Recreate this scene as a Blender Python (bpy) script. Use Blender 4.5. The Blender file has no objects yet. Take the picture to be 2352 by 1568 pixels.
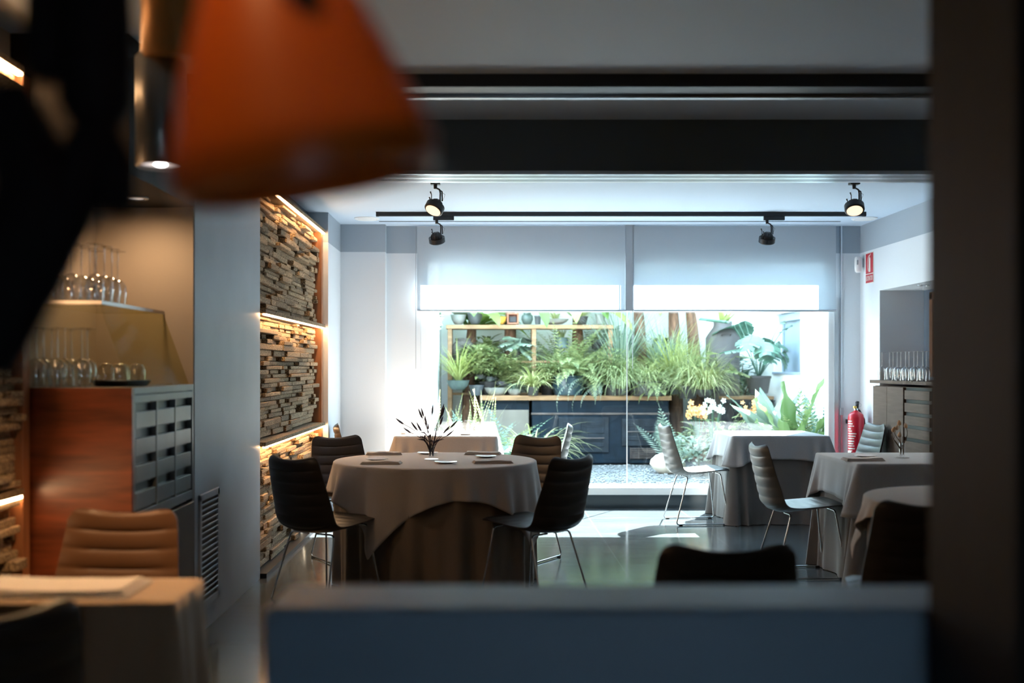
import bpy, bmesh, math, random
from mathutils import Vector, Matrix
random.seed(7)
PI = math.pi
sc = bpy.context.scene
COL = sc.collection

# ------------------------------------------------------------------ camera
FPX = 2570.0            # focal length in pixels of the 2352 px wide frame
CAMZ = 1.34
cam = bpy.data.cameras.new('camera')
camo = bpy.data.objects.new('camera', cam)
COL.objects.link(camo)
camo.location = (0, 0, CAMZ)
camo.rotation_euler = (PI / 2, 0, 0)
cam.sensor_width = 36
cam.lens = FPX / 2352 * 36
cam.shift_x = 56 / 2352
cam.shift_y = 58 / 2352
cam.clip_start = 0.02
cam.dof.use_dof = True
cam.dof.focus_distance = 8.4
cam.dof.aperture_fstop = 1.45
cam.dof.aperture_blades = 9
sc.camera = camo

# ------------------------------------------------------------------ world, sun, exposure
world = bpy.data.worlds.new('sky')
sc.world = world
world.use_nodes = True
bg = world.node_tree.nodes['Background']
bg.inputs[0].default_value = (0.56, 0.80, 1.0, 1)
bg.inputs[1].default_value = 4.2
sd = bpy.data.lights.new('sun', 'SUN')
sd.energy = 30.0
sd.angle = 0.009
sd.color = (1.0, 0.97, 0.93)
so = bpy.data.objects.new('sun', sd)
COL.objects.link(so)
so.rotation_euler = Vector((-0.54, -0.96, -1.0)).to_track_quat('-Z', 'Y').to_euler()
so.location = (6, 20, 9)
sc.view_settings.view_transform = 'Standard'
sc.view_settings.look = 'None'
sc.view_settings.gamma = 1
sc.view_settings.use_curve_mapping = False
sc.view_settings.exposure = 1.8
sc.cycles.use_denoising = True
sc.cycles.max_bounces = 10
sc.cycles.diffuse_bounces = 6
sc.cycles.glossy_bounces = 4
sc.cycles.transmission_bounces = 6
sc.cycles.transparent_max_bounces = 24
sc.cycles.caustics_reflective = False
sc.cycles.caustics_refractive = False
sc.cycles.sample_clamp_indirect = 4

WARM = (1.0, 0.56, 0.24)


def spot(loc, target, power, size, color=WARM, blend=0.6, radius=0.03):
    d = bpy.data.lights.new('spot', 'SPOT')
    d.energy = power
    d.spot_size = size
    d.spot_blend = blend
    d.color = color
    d.shadow_soft_size = radius
    o = bpy.data.objects.new('spot', d)
    COL.objects.link(o)
    o.location = loc
    o.rotation_euler = (Vector(target) - Vector(loc)).to_track_quat('-Z', 'Y').to_euler()
    return o


# ------------------------------------------------------------------ helpers
def X(px, y): return (px - 1120) * y / FPX
def Z(py, y): return CAMZ - (py - 842) * y / FPX


class MB:
    def __init__(s):
        s.v = []
        s.f = []

    def add(s, vs, fs):
        n = len(s.v)
        s.v += [tuple(p) for p in vs]
        s.f += [tuple(i + n for i in f) for f in fs]
        return s

    def box(s, x0, x1, y0, y1, z0, z1):
        vs = [(x, y, z) for x in (x0, x1) for y in (y0, y1) for z in (z0, z1)]
        return s.add(vs, [(0, 1, 3, 2), (4, 6, 7, 5), (0, 4, 5, 1), (2, 3, 7, 6), (0, 2, 6, 4), (1, 5, 7, 3)])

    def obox(s, c, sx, sy, sz, rot):
        m = Matrix.Translation(c) @ rot.to_4x4()
        vs = [m @ Vector((x, y, z)) for x in (-sx / 2, sx / 2) for y in (-sy / 2, sy / 2) for z in (-sz / 2, sz / 2)]
        return s.add(vs, [(0, 1, 3, 2), (4, 6, 7, 5), (0, 4, 5, 1), (2, 3, 7, 6), (0, 2, 6, 4), (1, 5, 7, 3)])

    def rings(s, rings, closed=True, cap=True):
        n = len(rings[0])
        vs = [p for r in rings for p in r]
        fs = []
        for i in range(len(rings) - 1):
            for j in range(n if closed else n - 1):
                a, b = i * n + j, i * n + (j + 1) % n
                fs.append((a, b, b + n, a + n))
        if cap and closed:
            fs.append(tuple(reversed(range(n))))
            fs.append(tuple(range((len(rings) - 1) * n, len(rings) * n)))
        return s.add(vs, fs)

    def tube(s, pts, r, n=8):
        pts = [Vector(p) for p in pts]
        rr = r if isinstance(r, (list, tuple)) else [r] * len(pts)
        up = Vector((0, 0, 1))
        t0 = (pts[1] - pts[0]).normalized()
        if abs(t0.dot(up)) > 0.95: up = Vector((0, 1, 0))
        a = t0.cross(up).normalized()
        rings = []
        for i, p in enumerate(pts):
            t = (pts[min(i + 1, len(pts) - 1)] - pts[max(i - 1, 0)])
            t = t.normalized() if t.length > 1e-9 else t0
            a = (a - t * a.dot(t)).normalized()
            b = t.cross(a)
            rings.append([p + (a * math.cos(2 * PI * k / n) + b * math.sin(2 * PI * k / n)) * rr[i] for k in range(n)])
        return s.rings(rings)

    def lathe(s, prof, c=(0, 0, 0), n=24, cap=True):
        return s.rings([[(c[0] + r * math.cos(2 * PI * k / n), c[1] + r * math.sin(2 * PI * k / n), c[2] + z)
                         for k in range(n)] for r, z in prof], True, cap)

    def disc(s, prof, c, axis, n=20):
        q = Vector((0, 0, 1)).rotation_difference(Vector(axis).normalized())
        return s.rings([[Vector(c) + q @ Vector((r * math.cos(2 * PI * k / n), r * math.sin(2 * PI * k / n), z))
                         for k in range(n)] for r, z in prof])

    def build(s, name, m, parent=None, smooth=False, bevel=0, loc=None, solid=0, seg=2):
        me = bpy.data.meshes.new(name)
        me.from_pydata(s.v, [], s.f)
        bm = bmesh.new()
        bm.from_mesh(me)
        bmesh.ops.recalc_face_normals(bm, faces=bm.faces)
        bm.to_mesh(me)
        bm.free()
        me.materials.append(m)
        if smooth:
            me.polygons.foreach_set('use_smooth', [True] * len(me.polygons))
        o = bpy.data.objects.new(name, me)
        COL.objects.link(o)
        if parent is not None: o.parent = parent
        if loc is not None: o.location = loc
        if solid:
            sm = o.modifiers.new('thick', 'SOLIDIFY')
            sm.thickness = solid
            sm.offset = 0
        if bevel:
            b = o.modifiers.new('bevel', 'BEVEL')
            b.width = bevel
            b.segments = seg
            b.limit_method = 'ANGLE'
        if smooth:
            try:
                me.set_sharp_from_angle(angle=math.radians(50))
            except Exception:
                pass
        return o


def tag(o, label=None, cat=None, group=None, kind=None):
    if label: o['label'] = label
    if cat: o['category'] = cat
    if group: o['group'] = group
    if kind: o['kind'] = kind
    return o


def thing(name, label, cat, loc=(0, 0, 0), rz=0, group=None):
    o = bpy.data.objects.new(name, None)
    o.empty_display_size = 0.05
    COL.objects.link(o)
    o.location = loc
    o.rotation_euler = (0, 0, rz)
    return tag(o, label, cat, group)


def struct(name, mb, m, parent=None, bevel=0, smooth=False):
    o = mb.build(name, m, parent, smooth, bevel)
    if parent is None: o['kind'] = 'structure'
    return o


KIDS = {}


def copy_tree(o, loc=None, rz=None, label=None, parent=None, group=None):
    c = o.copy()
    COL.objects.link(c)
    if parent is not None: c.parent = parent
    if loc is not None: c.location = loc
    if rz is not None: c.rotation_euler = (0, 0, rz)
    if label: c['label'] = label
    if group: c['group'] = group
    for ch in list(o.children):
        copy_tree(ch, parent=c)
    return c


ORD = ['first', 'second', 'third', 'fourth', 'fifth', 'sixth', 'seventh', 'eighth', 'ninth', 'tenth', 'eleventh', 'twelfth']

# ------------------------------------------------------------------ materials
M = {}


def mat(name, col, rough=0.6, metal=0.0, spec=0.5, var=0.0, vscale=6, bump=0.0, bscale=120, stretch=None, emis=None, estr=0, coat=0, sheen=0):
    m = bpy.data.materials.new(name)
    m.use_nodes = True
    nt = m.node_tree
    N, L = nt.nodes, nt.links
    p = N['Principled BSDF']
    p.inputs['Base Color'].default_value = (*col, 1)
    p.inputs['Roughness'].default_value = rough
    p.inputs['Metallic'].default_value = metal
    p.inputs['Specular IOR Level'].default_value = spec
    if coat: p.inputs['Coat Weight'].default_value = coat
    if sheen: p.inputs['Sheen Weight'].default_value = sheen
    if emis:
        p.inputs['Emission Color'].default_value = (*emis, 1)
        p.inputs['Emission Strength'].default_value = estr
    if var or bump:
        tc = N.new('ShaderNodeTexCoord')
        mp = N.new('ShaderNodeMapping')
        L.new(tc.outputs['Object'], mp.inputs[0])
        if stretch: mp.inputs['Scale'].default_value = stretch
    if var:
        n1 = N.new('ShaderNodeTexNoise')
        n1.inputs['Scale'].default_value = vscale
        n1.inputs['Detail'].default_value = 5
        L.new(mp.outputs[0], n1.inputs['Vector'])
        r = N.new('ShaderNodeValToRGB')
        r.color_ramp.elements[0].position = 0.3
        r.color_ramp.elements[1].position = 0.7
        r.color_ramp.elements[0].color = (*[c * (1 - var) for c in col], 1)
        r.color_ramp.elements[1].color = (*[min(1, c * (1 + var)) for c in col], 1)
        L.new(n1.outputs['Fac'], r.inputs[0])
        L.new(r.outputs[0], p.inputs['Base Color'])
    if bump:
        n2 = N.new('ShaderNodeTexNoise')
        n2.inputs['Scale'].default_value = bscale
        n2.inputs['Detail'].default_value = 3
        L.new(mp.outputs[0], n2.inputs['Vector'])
        b = N.new('ShaderNodeBump')
        b.inputs['Strength'].default_value = bump
        b.inputs['Distance'].default_value = 0.01
        L.new(n2.outputs['Fac'], b.inputs['Height'])
        L.new(b.outputs[0], p.inputs['Normal'])
    M[name] = m
    return m


def emit(name, col, s):
    return mat(name, (0.8, 0.8, 0.8), emis=col, estr=s)


mat('white_wall', (0.70, 0.74, 0.78), 0.75, bump=0.05, bscale=60)
mat('grey_wall', (0.36, 0.40, 0.45), 0.5, var=0.05, vscale=3, bump=0.05, bscale=50)
mat('tan_wall', (0.44, 0.36, 0.28), 0.7, bump=0.05, bscale=60)
mat('ceiling_paint', (0.57, 0.69, 0.83), 0.6, bump=0.02, bscale=40)
mat('header_paint', (0.055, 0.08, 0.10), 0.5)
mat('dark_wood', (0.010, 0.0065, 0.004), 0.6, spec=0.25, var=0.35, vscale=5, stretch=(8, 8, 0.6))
mat('plaster_grey', (0.27, 0.36, 0.47), 0.45, var=0.04, vscale=4, bump=0.05, bscale=70)
mat('courtyard_white', (0.90, 0.90, 0.88), 0.85, bump=0.1, bscale=30)
mat('frame_white', (0.78, 0.82, 0.85), 0.35)
mat('aluminium', (0.62, 0.67, 0.72), 0.3, metal=0.85)
mat('plinth_tile', (0.035, 0.055, 0.07), 0.18)
mat('black_metal', (0.012, 0.014, 0.018), 0.38, spec=0.4)
mat('matte_black', (0.008, 0.008, 0.009), 0.7, spec=0.15)
mat('chrome', (0.55, 0.58, 0.60), 0.18, metal=1.0)
mat('leather', (0.024, 0.018, 0.015), 0.42, spec=0.35, bump=0.08, bscale=220)
mat('brown_leather', (0.075, 0.034, 0.014), 0.38, spec=0.5, bump=0.08, bscale=220)
mat('sheen_grey_leather', (0.07, 0.07, 0.066), 0.40, spec=0.4, bump=0.08, bscale=220)  # lighter copy of the black leather, reflected light put into its colour
mat('rubber', (0.01, 0.01, 0.01), 0.7)
mat('tan_cloth', (0.30, 0.20, 0.125), 0.85, var=0.05, vscale=200, bump=0.12, bscale=500, sheen=0.2)
mat('overcloth', (0.45, 0.395, 0.36), 0.85, var=0.05, vscale=200, bump=0.12, bscale=500, sheen=0.2)
mat('grey_overcloth', (0.32, 0.335, 0.355), 0.85, var=0.05, vscale=200, bump=0.12, bscale=500, sheen=0.2)
mat('undercloth', (0.20, 0.155, 0.12), 0.9, var=0.06, vscale=200, bump=0.12, bscale=500, sheen=0.15)
mat('grey_undercloth', (0.14, 0.14, 0.138), 0.9, var=0.06, vscale=200, bump=0.12, bscale=500, sheen=0.15)
mat('table_wood', (0.2, 0.13, 0.08), 0.5)
mat('napkin', (0.50, 0.45, 0.42), 0.9, var=0.05, vscale=250, bump=0.15, bscale=500)
mat('dark_napkin', (0.12, 0.10, 0.09), 0.9, bump=0.15, bscale=500)
mat('porcelain', (0.72, 0.68, 0.66), 0.2)
mat('walnut', (0.15, 0.036, 0.012), 0.34, var=0.45, vscale=3.0, stretch=(1.2, 1.2, 9), bump=0.03, bscale=40)
mat('frame_wood', (0.32, 0.13, 0.055), 0.45, var=0.3, vscale=3, stretch=(6, 6, 0.8))
mat('satin_black', (0.030, 0.032, 0.034), 0.34, var=0.15, vscale=4)
mat('drawer_lit_black', (0.15, 0.17, 0.185), 0.32, var=0.15, vscale=4)  # dark satin wood; blue-grey daylight put into the base colour
mat('taupe_wood', (0.10, 0.068, 0.05), 0.65, spec=0.2, var=0.2, vscale=4, stretch=(1, 1, 10))
mat('tray_black', (0.012, 0.014, 0.02), 0.3)
mat('orange_enamel', (0.60, 0.10, 0.005), 0.32, spec=0.5)
mat('bronze', (0.50, 0.24, 0.07), 0.35, metal=0.3)
mat('brushed_steel', (0.32, 0.30, 0.28), 0.32, metal=0.9)
mat('lens_white', (0.9, 0.86, 0.84), emis=(1, 0.90, 0.86), estr=0.22)
emit('bulb_white', (1, 0.95, 0.95), 6)
emit('lens_warm', (1, 0.62, 0.36), 0.45)
emit('led', (1.0, 0.60, 0.30), 19)
mat('lens_off', (0.03, 0.03, 0.035), 0.15)
mat('red_paint', (0.52, 0.012, 0.03), 0.3)
mat('sign_red', (0.50, 0.02, 0.035), 0.5)
mat('sign_white', (0.80, 0.78, 0.72), 0.5)
mat('white_plastic', (0.80, 0.82, 0.84), 0.4)
mat('grey_plastic', (0.35, 0.38, 0.42), 0.4)
mat('brass', (0.7, 0.45, 0.12), 0.3, metal=1)
mat('steel_disc', (0.55, 0.55, 0.55), 0.25, metal=1)
mat('lavender', (0.035, 0.022, 0.05), 0.7)
mat('dry_stem', (0.16, 0.125, 0.085), 0.7)
mat('dry_bloom', (0.55, 0.36, 0.22), 0.7)


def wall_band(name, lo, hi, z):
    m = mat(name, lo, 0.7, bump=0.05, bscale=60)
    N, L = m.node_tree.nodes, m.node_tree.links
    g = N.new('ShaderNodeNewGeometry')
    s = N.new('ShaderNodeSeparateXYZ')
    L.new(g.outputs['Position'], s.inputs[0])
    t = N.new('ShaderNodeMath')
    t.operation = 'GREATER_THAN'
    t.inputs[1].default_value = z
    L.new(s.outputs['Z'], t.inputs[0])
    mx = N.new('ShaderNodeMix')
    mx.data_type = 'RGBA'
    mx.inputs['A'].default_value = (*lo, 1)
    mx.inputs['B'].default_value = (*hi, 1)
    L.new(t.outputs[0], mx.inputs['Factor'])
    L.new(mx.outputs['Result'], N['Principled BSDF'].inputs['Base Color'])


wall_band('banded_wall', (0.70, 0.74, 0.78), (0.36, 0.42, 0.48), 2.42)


def floor_mat():
    m = mat('floor_tile', (0.10, 0.11, 0.115), 0.12)
    N, L = m.node_tree.nodes, m.node_tree.links
    p = N['Principled BSDF']
    tc = N.new('ShaderNodeTexCoord')
    br = N.new('ShaderNodeTexBrick')
    br.offset = 0
    br.inputs['Scale'].default_value = 1
    br.inputs['Brick Width'].default_value = 0.9
    br.inputs['Row Height'].default_value = 0.9
    br.inputs['Mortar Size'].default_value = 0.004
    br.inputs['Color1'].default_value = (0.085, 0.105, 0.115, 1)
    br.inputs['Color2'].default_value = (0.105, 0.125, 0.135, 1)
    br.inputs['Mortar'].default_value = (0.22, 0.225, 0.22, 1)
    L.new(tc.outputs['Object'], br.inputs['Vector'])
    n = N.new('ShaderNodeTexNoise')
    n.inputs['Scale'].default_value = 2.2
    n.inputs['Detail'].default_value = 6
    mp = N.new('ShaderNodeMapping')
    mp.inputs['Scale'].default_value = (1, 7, 1)
    L.new(tc.outputs['Object'], mp.inputs[0])
    L.new(mp.outputs[0], n.inputs['Vector'])
    mx = N.new('ShaderNodeMix')
    mx.data_type = 'RGBA'
    mx.blend_type = 'MULTIPLY'
    mx.inputs['Factor'].default_value = 0.55
    L.new(br.outputs['Color'], mx.inputs['A'])
    L.new(n.outputs['Fac'], mx.inputs['B'])
    L.new(mx.outputs['Result'], p.inputs['Base Color'])
    r = N.new('ShaderNodeMapRange')
    r.inputs['To Min'].default_value = 0.07
    r.inputs['To Max'].default_value = 0.2
    L.new(n.outputs['Fac'], r.inputs['Value'])
    L.new(r.outputs[0], p.inputs['Roughness'])


floor_mat()


def cork_mat():
    m = mat('cork', (0.34, 0.24, 0.15), 0.9, bump=0.7, bscale=140)
    N, L = m.node_tree.nodes, m.node_tree.links
    p = N['Principled BSDF']
    g = N.new('ShaderNodeNewGeometry')
    tc = N.new('ShaderNodeTexCoord')
    n = N.new('ShaderNodeTexNoise')
    n.inputs['Scale'].default_value = 110
    n.inputs['Detail'].default_value = 3
    L.new(tc.outputs['Object'], n.inputs['Vector'])
    r = N.new('ShaderNodeValToRGB')
    r.color_ramp.elements[0].position = 0.36
    r.color_ramp.elements[1].position = 0.64
    r.color_ramp.elements[0].color = (0.13, 0.08, 0.045, 1)
    r.color_ramp.elements[1].color = (0.58, 0.42, 0.25, 1)
    L.new(n.outputs['Fac'], r.inputs[0])
    h = N.new('ShaderNodeHueSaturation')
    mr = N.new('ShaderNodeMapRange')
    mr.inputs['To Min'].default_value = 0.6
    mr.inputs['To Max'].default_value = 1.25
    L.new(g.outputs['Random Per Island'], mr.inputs['Value'])
    L.new(mr.outputs[0], h.inputs['Value'])
    L.new(r.outputs[0], h.inputs['Color'])
    L.new(h.outputs[0], p.inputs['Base Color'])


cork_mat()


def thin_glass(name, tint, refl=0.5, ior=1.45, rough=0.0):
    m = bpy.data.materials.new(name)
    m.use_nodes = True
    N, L = m.node_tree.nodes, m.node_tree.links
    N.remove(N['Principled BSDF'])
    t = N.new('ShaderNodeBsdfTransparent')
    t.inputs[0].default_value = (*tint, 1)
    g = N.new('ShaderNodeBsdfGlossy')
    g.inputs['Roughness'].default_value = rough
    # Schlick reflectance, the same from either side of the sheet
    f = N.new('ShaderNodeLayerWeight')
    f.inputs[0].default_value = 0.5
    pw = N.new('ShaderNodeMath')
    pw.operation = 'POWER'
    pw.inputs[1].default_value = 5
    L.new(f.outputs['Facing'], pw.inputs[0])
    k = N.new('ShaderNodeMath')
    k.operation = 'MULTIPLY_ADD'
    k.inputs[1].default_value = 0.95 * refl
    k.inputs[2].default_value = 0.042 * refl
    k.use_clamp = True
    L.new(pw.outputs[0], k.inputs[0])
    mx = N.new('ShaderNodeMixShader')
    L.new(k.outputs[0], mx.inputs[0])
    L.new(t.outputs[0], mx.inputs[1])
    L.new(g.outputs[0], mx.inputs[2])
    L.new(mx.outputs[0], N['Material Output'].inputs['Surface'])
    M[name] = m


thin_glass('window_glass', (0.93, 0.97, 0.97), 1.2, 1.5)
thin_glass('shelf_glass', (0.90, 0.89, 0.78), 0.06, 1.5)
thin_glass('glassware', (0.965, 0.97, 0.97), 4.0, 1.5)


def leafmat(name, c1, c2, trans=0.35, rough=0.45):
    m = bpy.data.materials.new(name)
    m.use_nodes = True
    N, L = m.node_tree.nodes, m.node_tree.links
    p = N['Principled BSDF']
    p.inputs['Roughness'].default_value = rough
    g = N.new('ShaderNodeNewGeometry')
    r = N.new('ShaderNodeValToRGB')
    r.color_ramp.elements[0].color = (*c1, 1)
    r.color_ramp.elements[1].color = (*c2, 1)
    L.new(g.outputs['Random Per Island'], r.inputs[0])
    L.new(r.outputs[0], p.inputs['Base Color'])
    t = N.new('ShaderNodeBsdfTranslucent')
    L.new(r.outputs[0], t.inputs[0])
    mx = N.new('ShaderNodeMixShader')
    mx.inputs[0].default_value = trans
    L.new(p.outputs[0], mx.inputs[1])
    L.new(t.outputs[0], mx.inputs[2])
    L.new(mx.outputs[0], N['Material Output'].inputs['Surface'])
    M[name] = m


leafmat('leaf_green', (0.12, 0.17, 0.06), (0.38, 0.40, 0.18))
leafmat('leaf_deep', (0.045, 0.11, 0.075), (0.12, 0.22, 0.15), 0.25, 0.3)
leafmat('leaf_lime', (0.26, 0.30, 0.08), (0.48, 0.50, 0.19))
leafmat('leaf_grey', (0.17, 0.25, 0.19), (0.40, 0.47, 0.37))
leafmat('leaf_banana', (0.17, 0.29, 0.08), (0.46, 0.50, 0.15), 0.5)
leafmat('leaf_striped', (0.28, 0.32, 0.10), (0.66, 0.64, 0.34))
leafmat('leaf_purple', (0.13, 0.10, 0.14), (0.24, 0.26, 0.22))
leafmat('petal_white', (0.75, 0.72, 0.62), (0.85, 0.82, 0.78), 0.3)
leafmat('petal_orange', (0.75, 0.30, 0.08), (0.85, 0.48, 0.20), 0.3)
leafmat('flower_spike', (0.20, 0.26, 0.09), (0.50, 0.48, 0.28), 0.3)
leafmat('leaf_broad', (0.09, 0.165, 0.05), (0.17, 0.25, 0.085), 0.3)
mat('soil', (0.05, 0.035, 0.025), 0.95)
mat('gravel', (0.16, 0.165, 0.17), 0.9, var=0.6, vscale=60, bump=1.0, bscale=70)
mat('pebble', (0.22, 0.225, 0.23), 0.8, var=0.45, vscale=3)
mat('stone', (0.62, 0.56, 0.47), 0.8, var=0.15, vscale=4, bump=0.3, bscale=20)
mat('banana_bark', (0.20, 0.10, 0.06), 0.85, var=0.5, vscale=6, stretch=(5, 5, 1), bump=0.5, bscale=20)
mat('garden_wood', (0.30, 0.17, 0.085), 0.7, var=0.3, vscale=5, stretch=(1, 6, 6))
mat('stove_blue', (0.006, 0.014, 0.024), 0.6, spec=0.15, var=0.3, vscale=6, bump=0.1, bscale=30)
mat('stove_panel', (0.014, 0.020, 0.028), 0.55, spec=0.2, var=0.35, vscale=9, bump=0.15, bscale=25)
mat('rusty_steel', (0.10, 0.08, 0.075), 0.5, metal=0.4, var=0.4, vscale=8)
mat('churn_grey', (0.085, 0.072, 0.068), 0.6, metal=0.0, var=0.15, vscale=4)
mat('pot_blue', (0.024, 0.046, 0.060), 0.25, var=0.3, vscale=8)
mat('pot_dark', (0.05, 0.045, 0.045), 0.5, var=0.3, vscale=8)
mat('pot_teal', (0.085, 0.115, 0.105), 0.35, var=0.25, vscale=10)
mat('pot_cream', (0.30, 0.30, 0.285), 0.35, var=0.2, vscale=9)
mat('pot_grey', (0.11, 0.12, 0.13), 0.4, var=0.25, vscale=9)
mat('pot_amber', (0.70, 0.36, 0.06), 0.3, var=0.15, vscale=9)
mat('pot_terracotta', (0.36, 0.13, 0.07), 0.55, var=0.2, vscale=9)
mat('wicker', (0.085, 0.072, 0.06), 0.8, var=0.5, vscale=40, stretch=(1, 1, 4), bump=1, bscale=50)
mat('shutter_grey', (0.24, 0.30, 0.37), 0.4)
mat('concrete', (0.19, 0.17, 0.145), 0.8, var=0.1, vscale=5)


def blind_mat():
    m = bpy.data.materials.new('blind')
    m.use_nodes = True
    N, L = m.node_tree.nodes, m.node_tree.links
    p = N['Principled BSDF']
    p.inputs['Base Color'].default_value = (0.62, 0.68, 0.74, 1)
    p.inputs['Roughness'].default_value = 0.8
    t = N.new('ShaderNodeBsdfTranslucent')
    t.inputs[0].default_value = (0.62, 0.68, 0.72, 1)
    tr = N.new('ShaderNodeBsdfTransparent')
    mx = N.new('ShaderNodeMixShader')
    mx.inputs[0].default_value = 0.36
    L.new(p.outputs[0], mx.inputs[1])
    L.new(t.outputs[0], mx.inputs[2])
    mx2 = N.new('ShaderNodeMixShader')
    mx2.inputs[0].default_value = 0.12
    L.new(mx.outputs[0], mx2.inputs[1])
    L.new(tr.outputs[0], mx2.inputs[2])
    L.new(mx2.outputs[0], N['Material Output'].inputs['Surface'])
    M['blind'] = m


blind_mat()

# ------------------------------------------------------------------ room shell
CEIL = 2.68
XL, XR = -1.44, 3.55
struct('floor', MB().box(-2.4, 4.6, -2.2, 10.84, -0.12, 0), M['floor_tile'])
struct('ceiling', MB().box(-2.4, 4.6, -2.2, 10.84, CEIL, CEIL + 0.15), M['ceiling_paint'])
b = MB()      # rear wall; unseen opening added so sky light reaches the partition front
b.box(-2.4, 0.35, -2.3, -2.2, 0, CEIL); b.box(1.0, 4.6, -2.3, -2.2, 0, CEIL)
b.box(0.35, 1.0, -2.3, -2.2, 0, 0.50); b.box(0.35, 1.0, -2.3, -2.2, 0.85, CEIL)
struct('wall_back', b, M['dark_wood'])
struct('wall_left', MB().box(-2.4, -1.92, -2.2, 5.5, 0, CEIL), M['tan_wall'])
# projecting grey block: front return faces the camera, long face looks into the room
b = MB()
b.box(-2.4, XL, 5.5, 7.08, 0, CEIL)
struct('wall_left_block', b, M['grey_wall'])
b = MB()
b.box(-1.93, XL - 0.004, 5.488, 5.5, 0, CEIL)
struct('wall_niche_return', b, M['tan_wall'])
struct('wall_left_cork', MB().box(-2.4, -1.56, 7.08, 9.72, 0, CEIL), M['header_paint'])
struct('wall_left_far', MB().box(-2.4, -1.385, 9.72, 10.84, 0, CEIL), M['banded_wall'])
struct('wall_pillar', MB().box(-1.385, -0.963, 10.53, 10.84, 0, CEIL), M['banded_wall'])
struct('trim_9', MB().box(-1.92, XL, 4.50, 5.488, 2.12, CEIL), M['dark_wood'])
# window wall
WX0, WX1, WZ0, WZ1 = -0.64, 3.31, 0.195, 2.385
b = MB()
b.box(-0.963, WX0, 10.66, 10.84, 0, CEIL)
b.box(WX1, 4.6, 10.66, 10.84, 0, CEIL)
b.box(WX0, WX1, 10.66, 10.84, WZ1, CEIL)
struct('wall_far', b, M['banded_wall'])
struct('baseboard_far', MB().box(WX0, WX1, 10.64, 10.84, 0, 0.125), M['plinth_tile'])
# right wall with the niche
b = MB()
b.box(XR, 4.6, 10.13, 10.66, 0, CEIL)
b.box(XR, 4.6, 1.7, 10.13, 2.03, CEIL)
b.box(XR, 4.6, 1.7, 8.2, 0, 2.03)
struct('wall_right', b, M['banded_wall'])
struct('wall_right_niche', MB().box(3.95, 4.6, 8.2, 10.13, 0, 2.03), M['plaster_grey'])
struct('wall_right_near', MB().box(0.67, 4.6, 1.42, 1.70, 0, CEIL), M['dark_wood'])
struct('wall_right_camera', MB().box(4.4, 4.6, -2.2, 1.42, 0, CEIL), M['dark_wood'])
# ceiling header with the sliding-door tracks
struct('trim_1', MB().box(-1.92, XR, 6.07, 6.36, 2.405, CEIL), M['header_paint'])
b = MB()
for y0, y1 in ((6.08, 6.13), (6.15, 6.17), (6.19, 6.25), (6.27, 6.29), (6.31, 6.355)):
    b.box(-1.44, XR, y0, y1, 2.385, 2.405)
struct('trim_2', b, M['aluminium'])
struct('trim_3', MB().box(-1.92, XR, 5.12, 5.30, 2.62, CEIL), M['black_metal'])
struct('trim_4', MB().box(-1.92, XR, 5.27, 5.30, 2.605, 2.62), M['aluminium'])
struct('trim_5', MB().box(-1.0, 3.25, 10.30, 10.32, CEIL - 0.004, CEIL), M['black_metal'])
# half-height partition in front of the camera
struct('wall_partition', MB().box(-0.344, 1.4, 1.71, 1.91, 0, 0.97), M['plaster_grey'], bevel=0.012)

# window: frame, two panes, sealed joint
w = bpy.data.objects.new('window_1', None)
COL.objects.link(w)
w['kind'] = 'structure'
b = MB()
b.box(WX0, WX1, 10.60, 10.84, 0.125, 0.195)
b.box(WX0, WX0 + 0.065, 10.68, 10.80, 0.195, WZ1)
b.box(WX1 - 0.06, WX1, 10.68, 10.80, 0.195, WZ1)
b.box(WX0, WX1, 10.70, 10.80, WZ1 - 0.05, WZ1)
b.build('window_frame', M['frame_white'], w, bevel=0.006)
xj = X(1440, 10.74)
MB().box(WX0 + 0.065, xj - 0.004, 10.735, 10.745, 0.195, WZ1 - 0.05).build('window_pane', M['window_glass'], w)
MB().box(xj + 0.004, WX1 - 0.06, 10.735, 10.745, 0.195, WZ1 - 0.05).build('window_pane', M['window_glass'], w)
MB().box(xj - 0.004, xj + 0.004, 10.735, 10.746, 0.195, WZ1 - 0.05).build('glass_joint', M['frame_white'], w)
b = MB()
b.box(3.36, 3.375, 10.645, 10.66, 0.14, 2.68)
b.box(3.30, 3.335, 10.645, 10.66, 0.14, 2.0)
b.build('side_track', M['aluminium'], w)
b = MB()
b.box(3.352, 3.383, 10.63, 10.648, 0.88, 0.95)
b.build('latch', M['grey_plastic'], w, bevel=0.004)

# roller blinds
for i, (a, c) in enumerate(((958, 1436), (1456, 1920))):
    x0, x1 = X(a, 10.58), X(c, 10.58)
    t = thing('roller_blind', ['pale translucent roller blind hanging over the half of the window by the pillar',
                               'pale translucent roller blind over the window half nearest the fire extinguisher'][i],
              'blind', ((x0 + x1) / 2, 10.58, 1.87), 0, 'roller blinds')
    hw = (x1 - x0) / 2
    MB().box(-hw, hw, -0.0006, 0.0006, 0.012, 0.80).build('fabric', M['blind'], t)
    MB().lathe([(0.012, -hw), (0.012, hw)], n=12).build('bottom_bar', M['aluminium'], t, True).rotation_euler = (0, PI / 2, 0)
    MB().tube([(-hw - 0.012, 0, 0.8), (-hw - 0.012, 0, -0.55)], 0.003, 6).build('pull_cord', M['grey_plastic'], t)
b = MB()
b.box(X(1436, 10.6), X(1456, 10.6), 10.585, 10.66, 1.87, CEIL)
struct('trim_6', b, M['grey_wall'])

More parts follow.
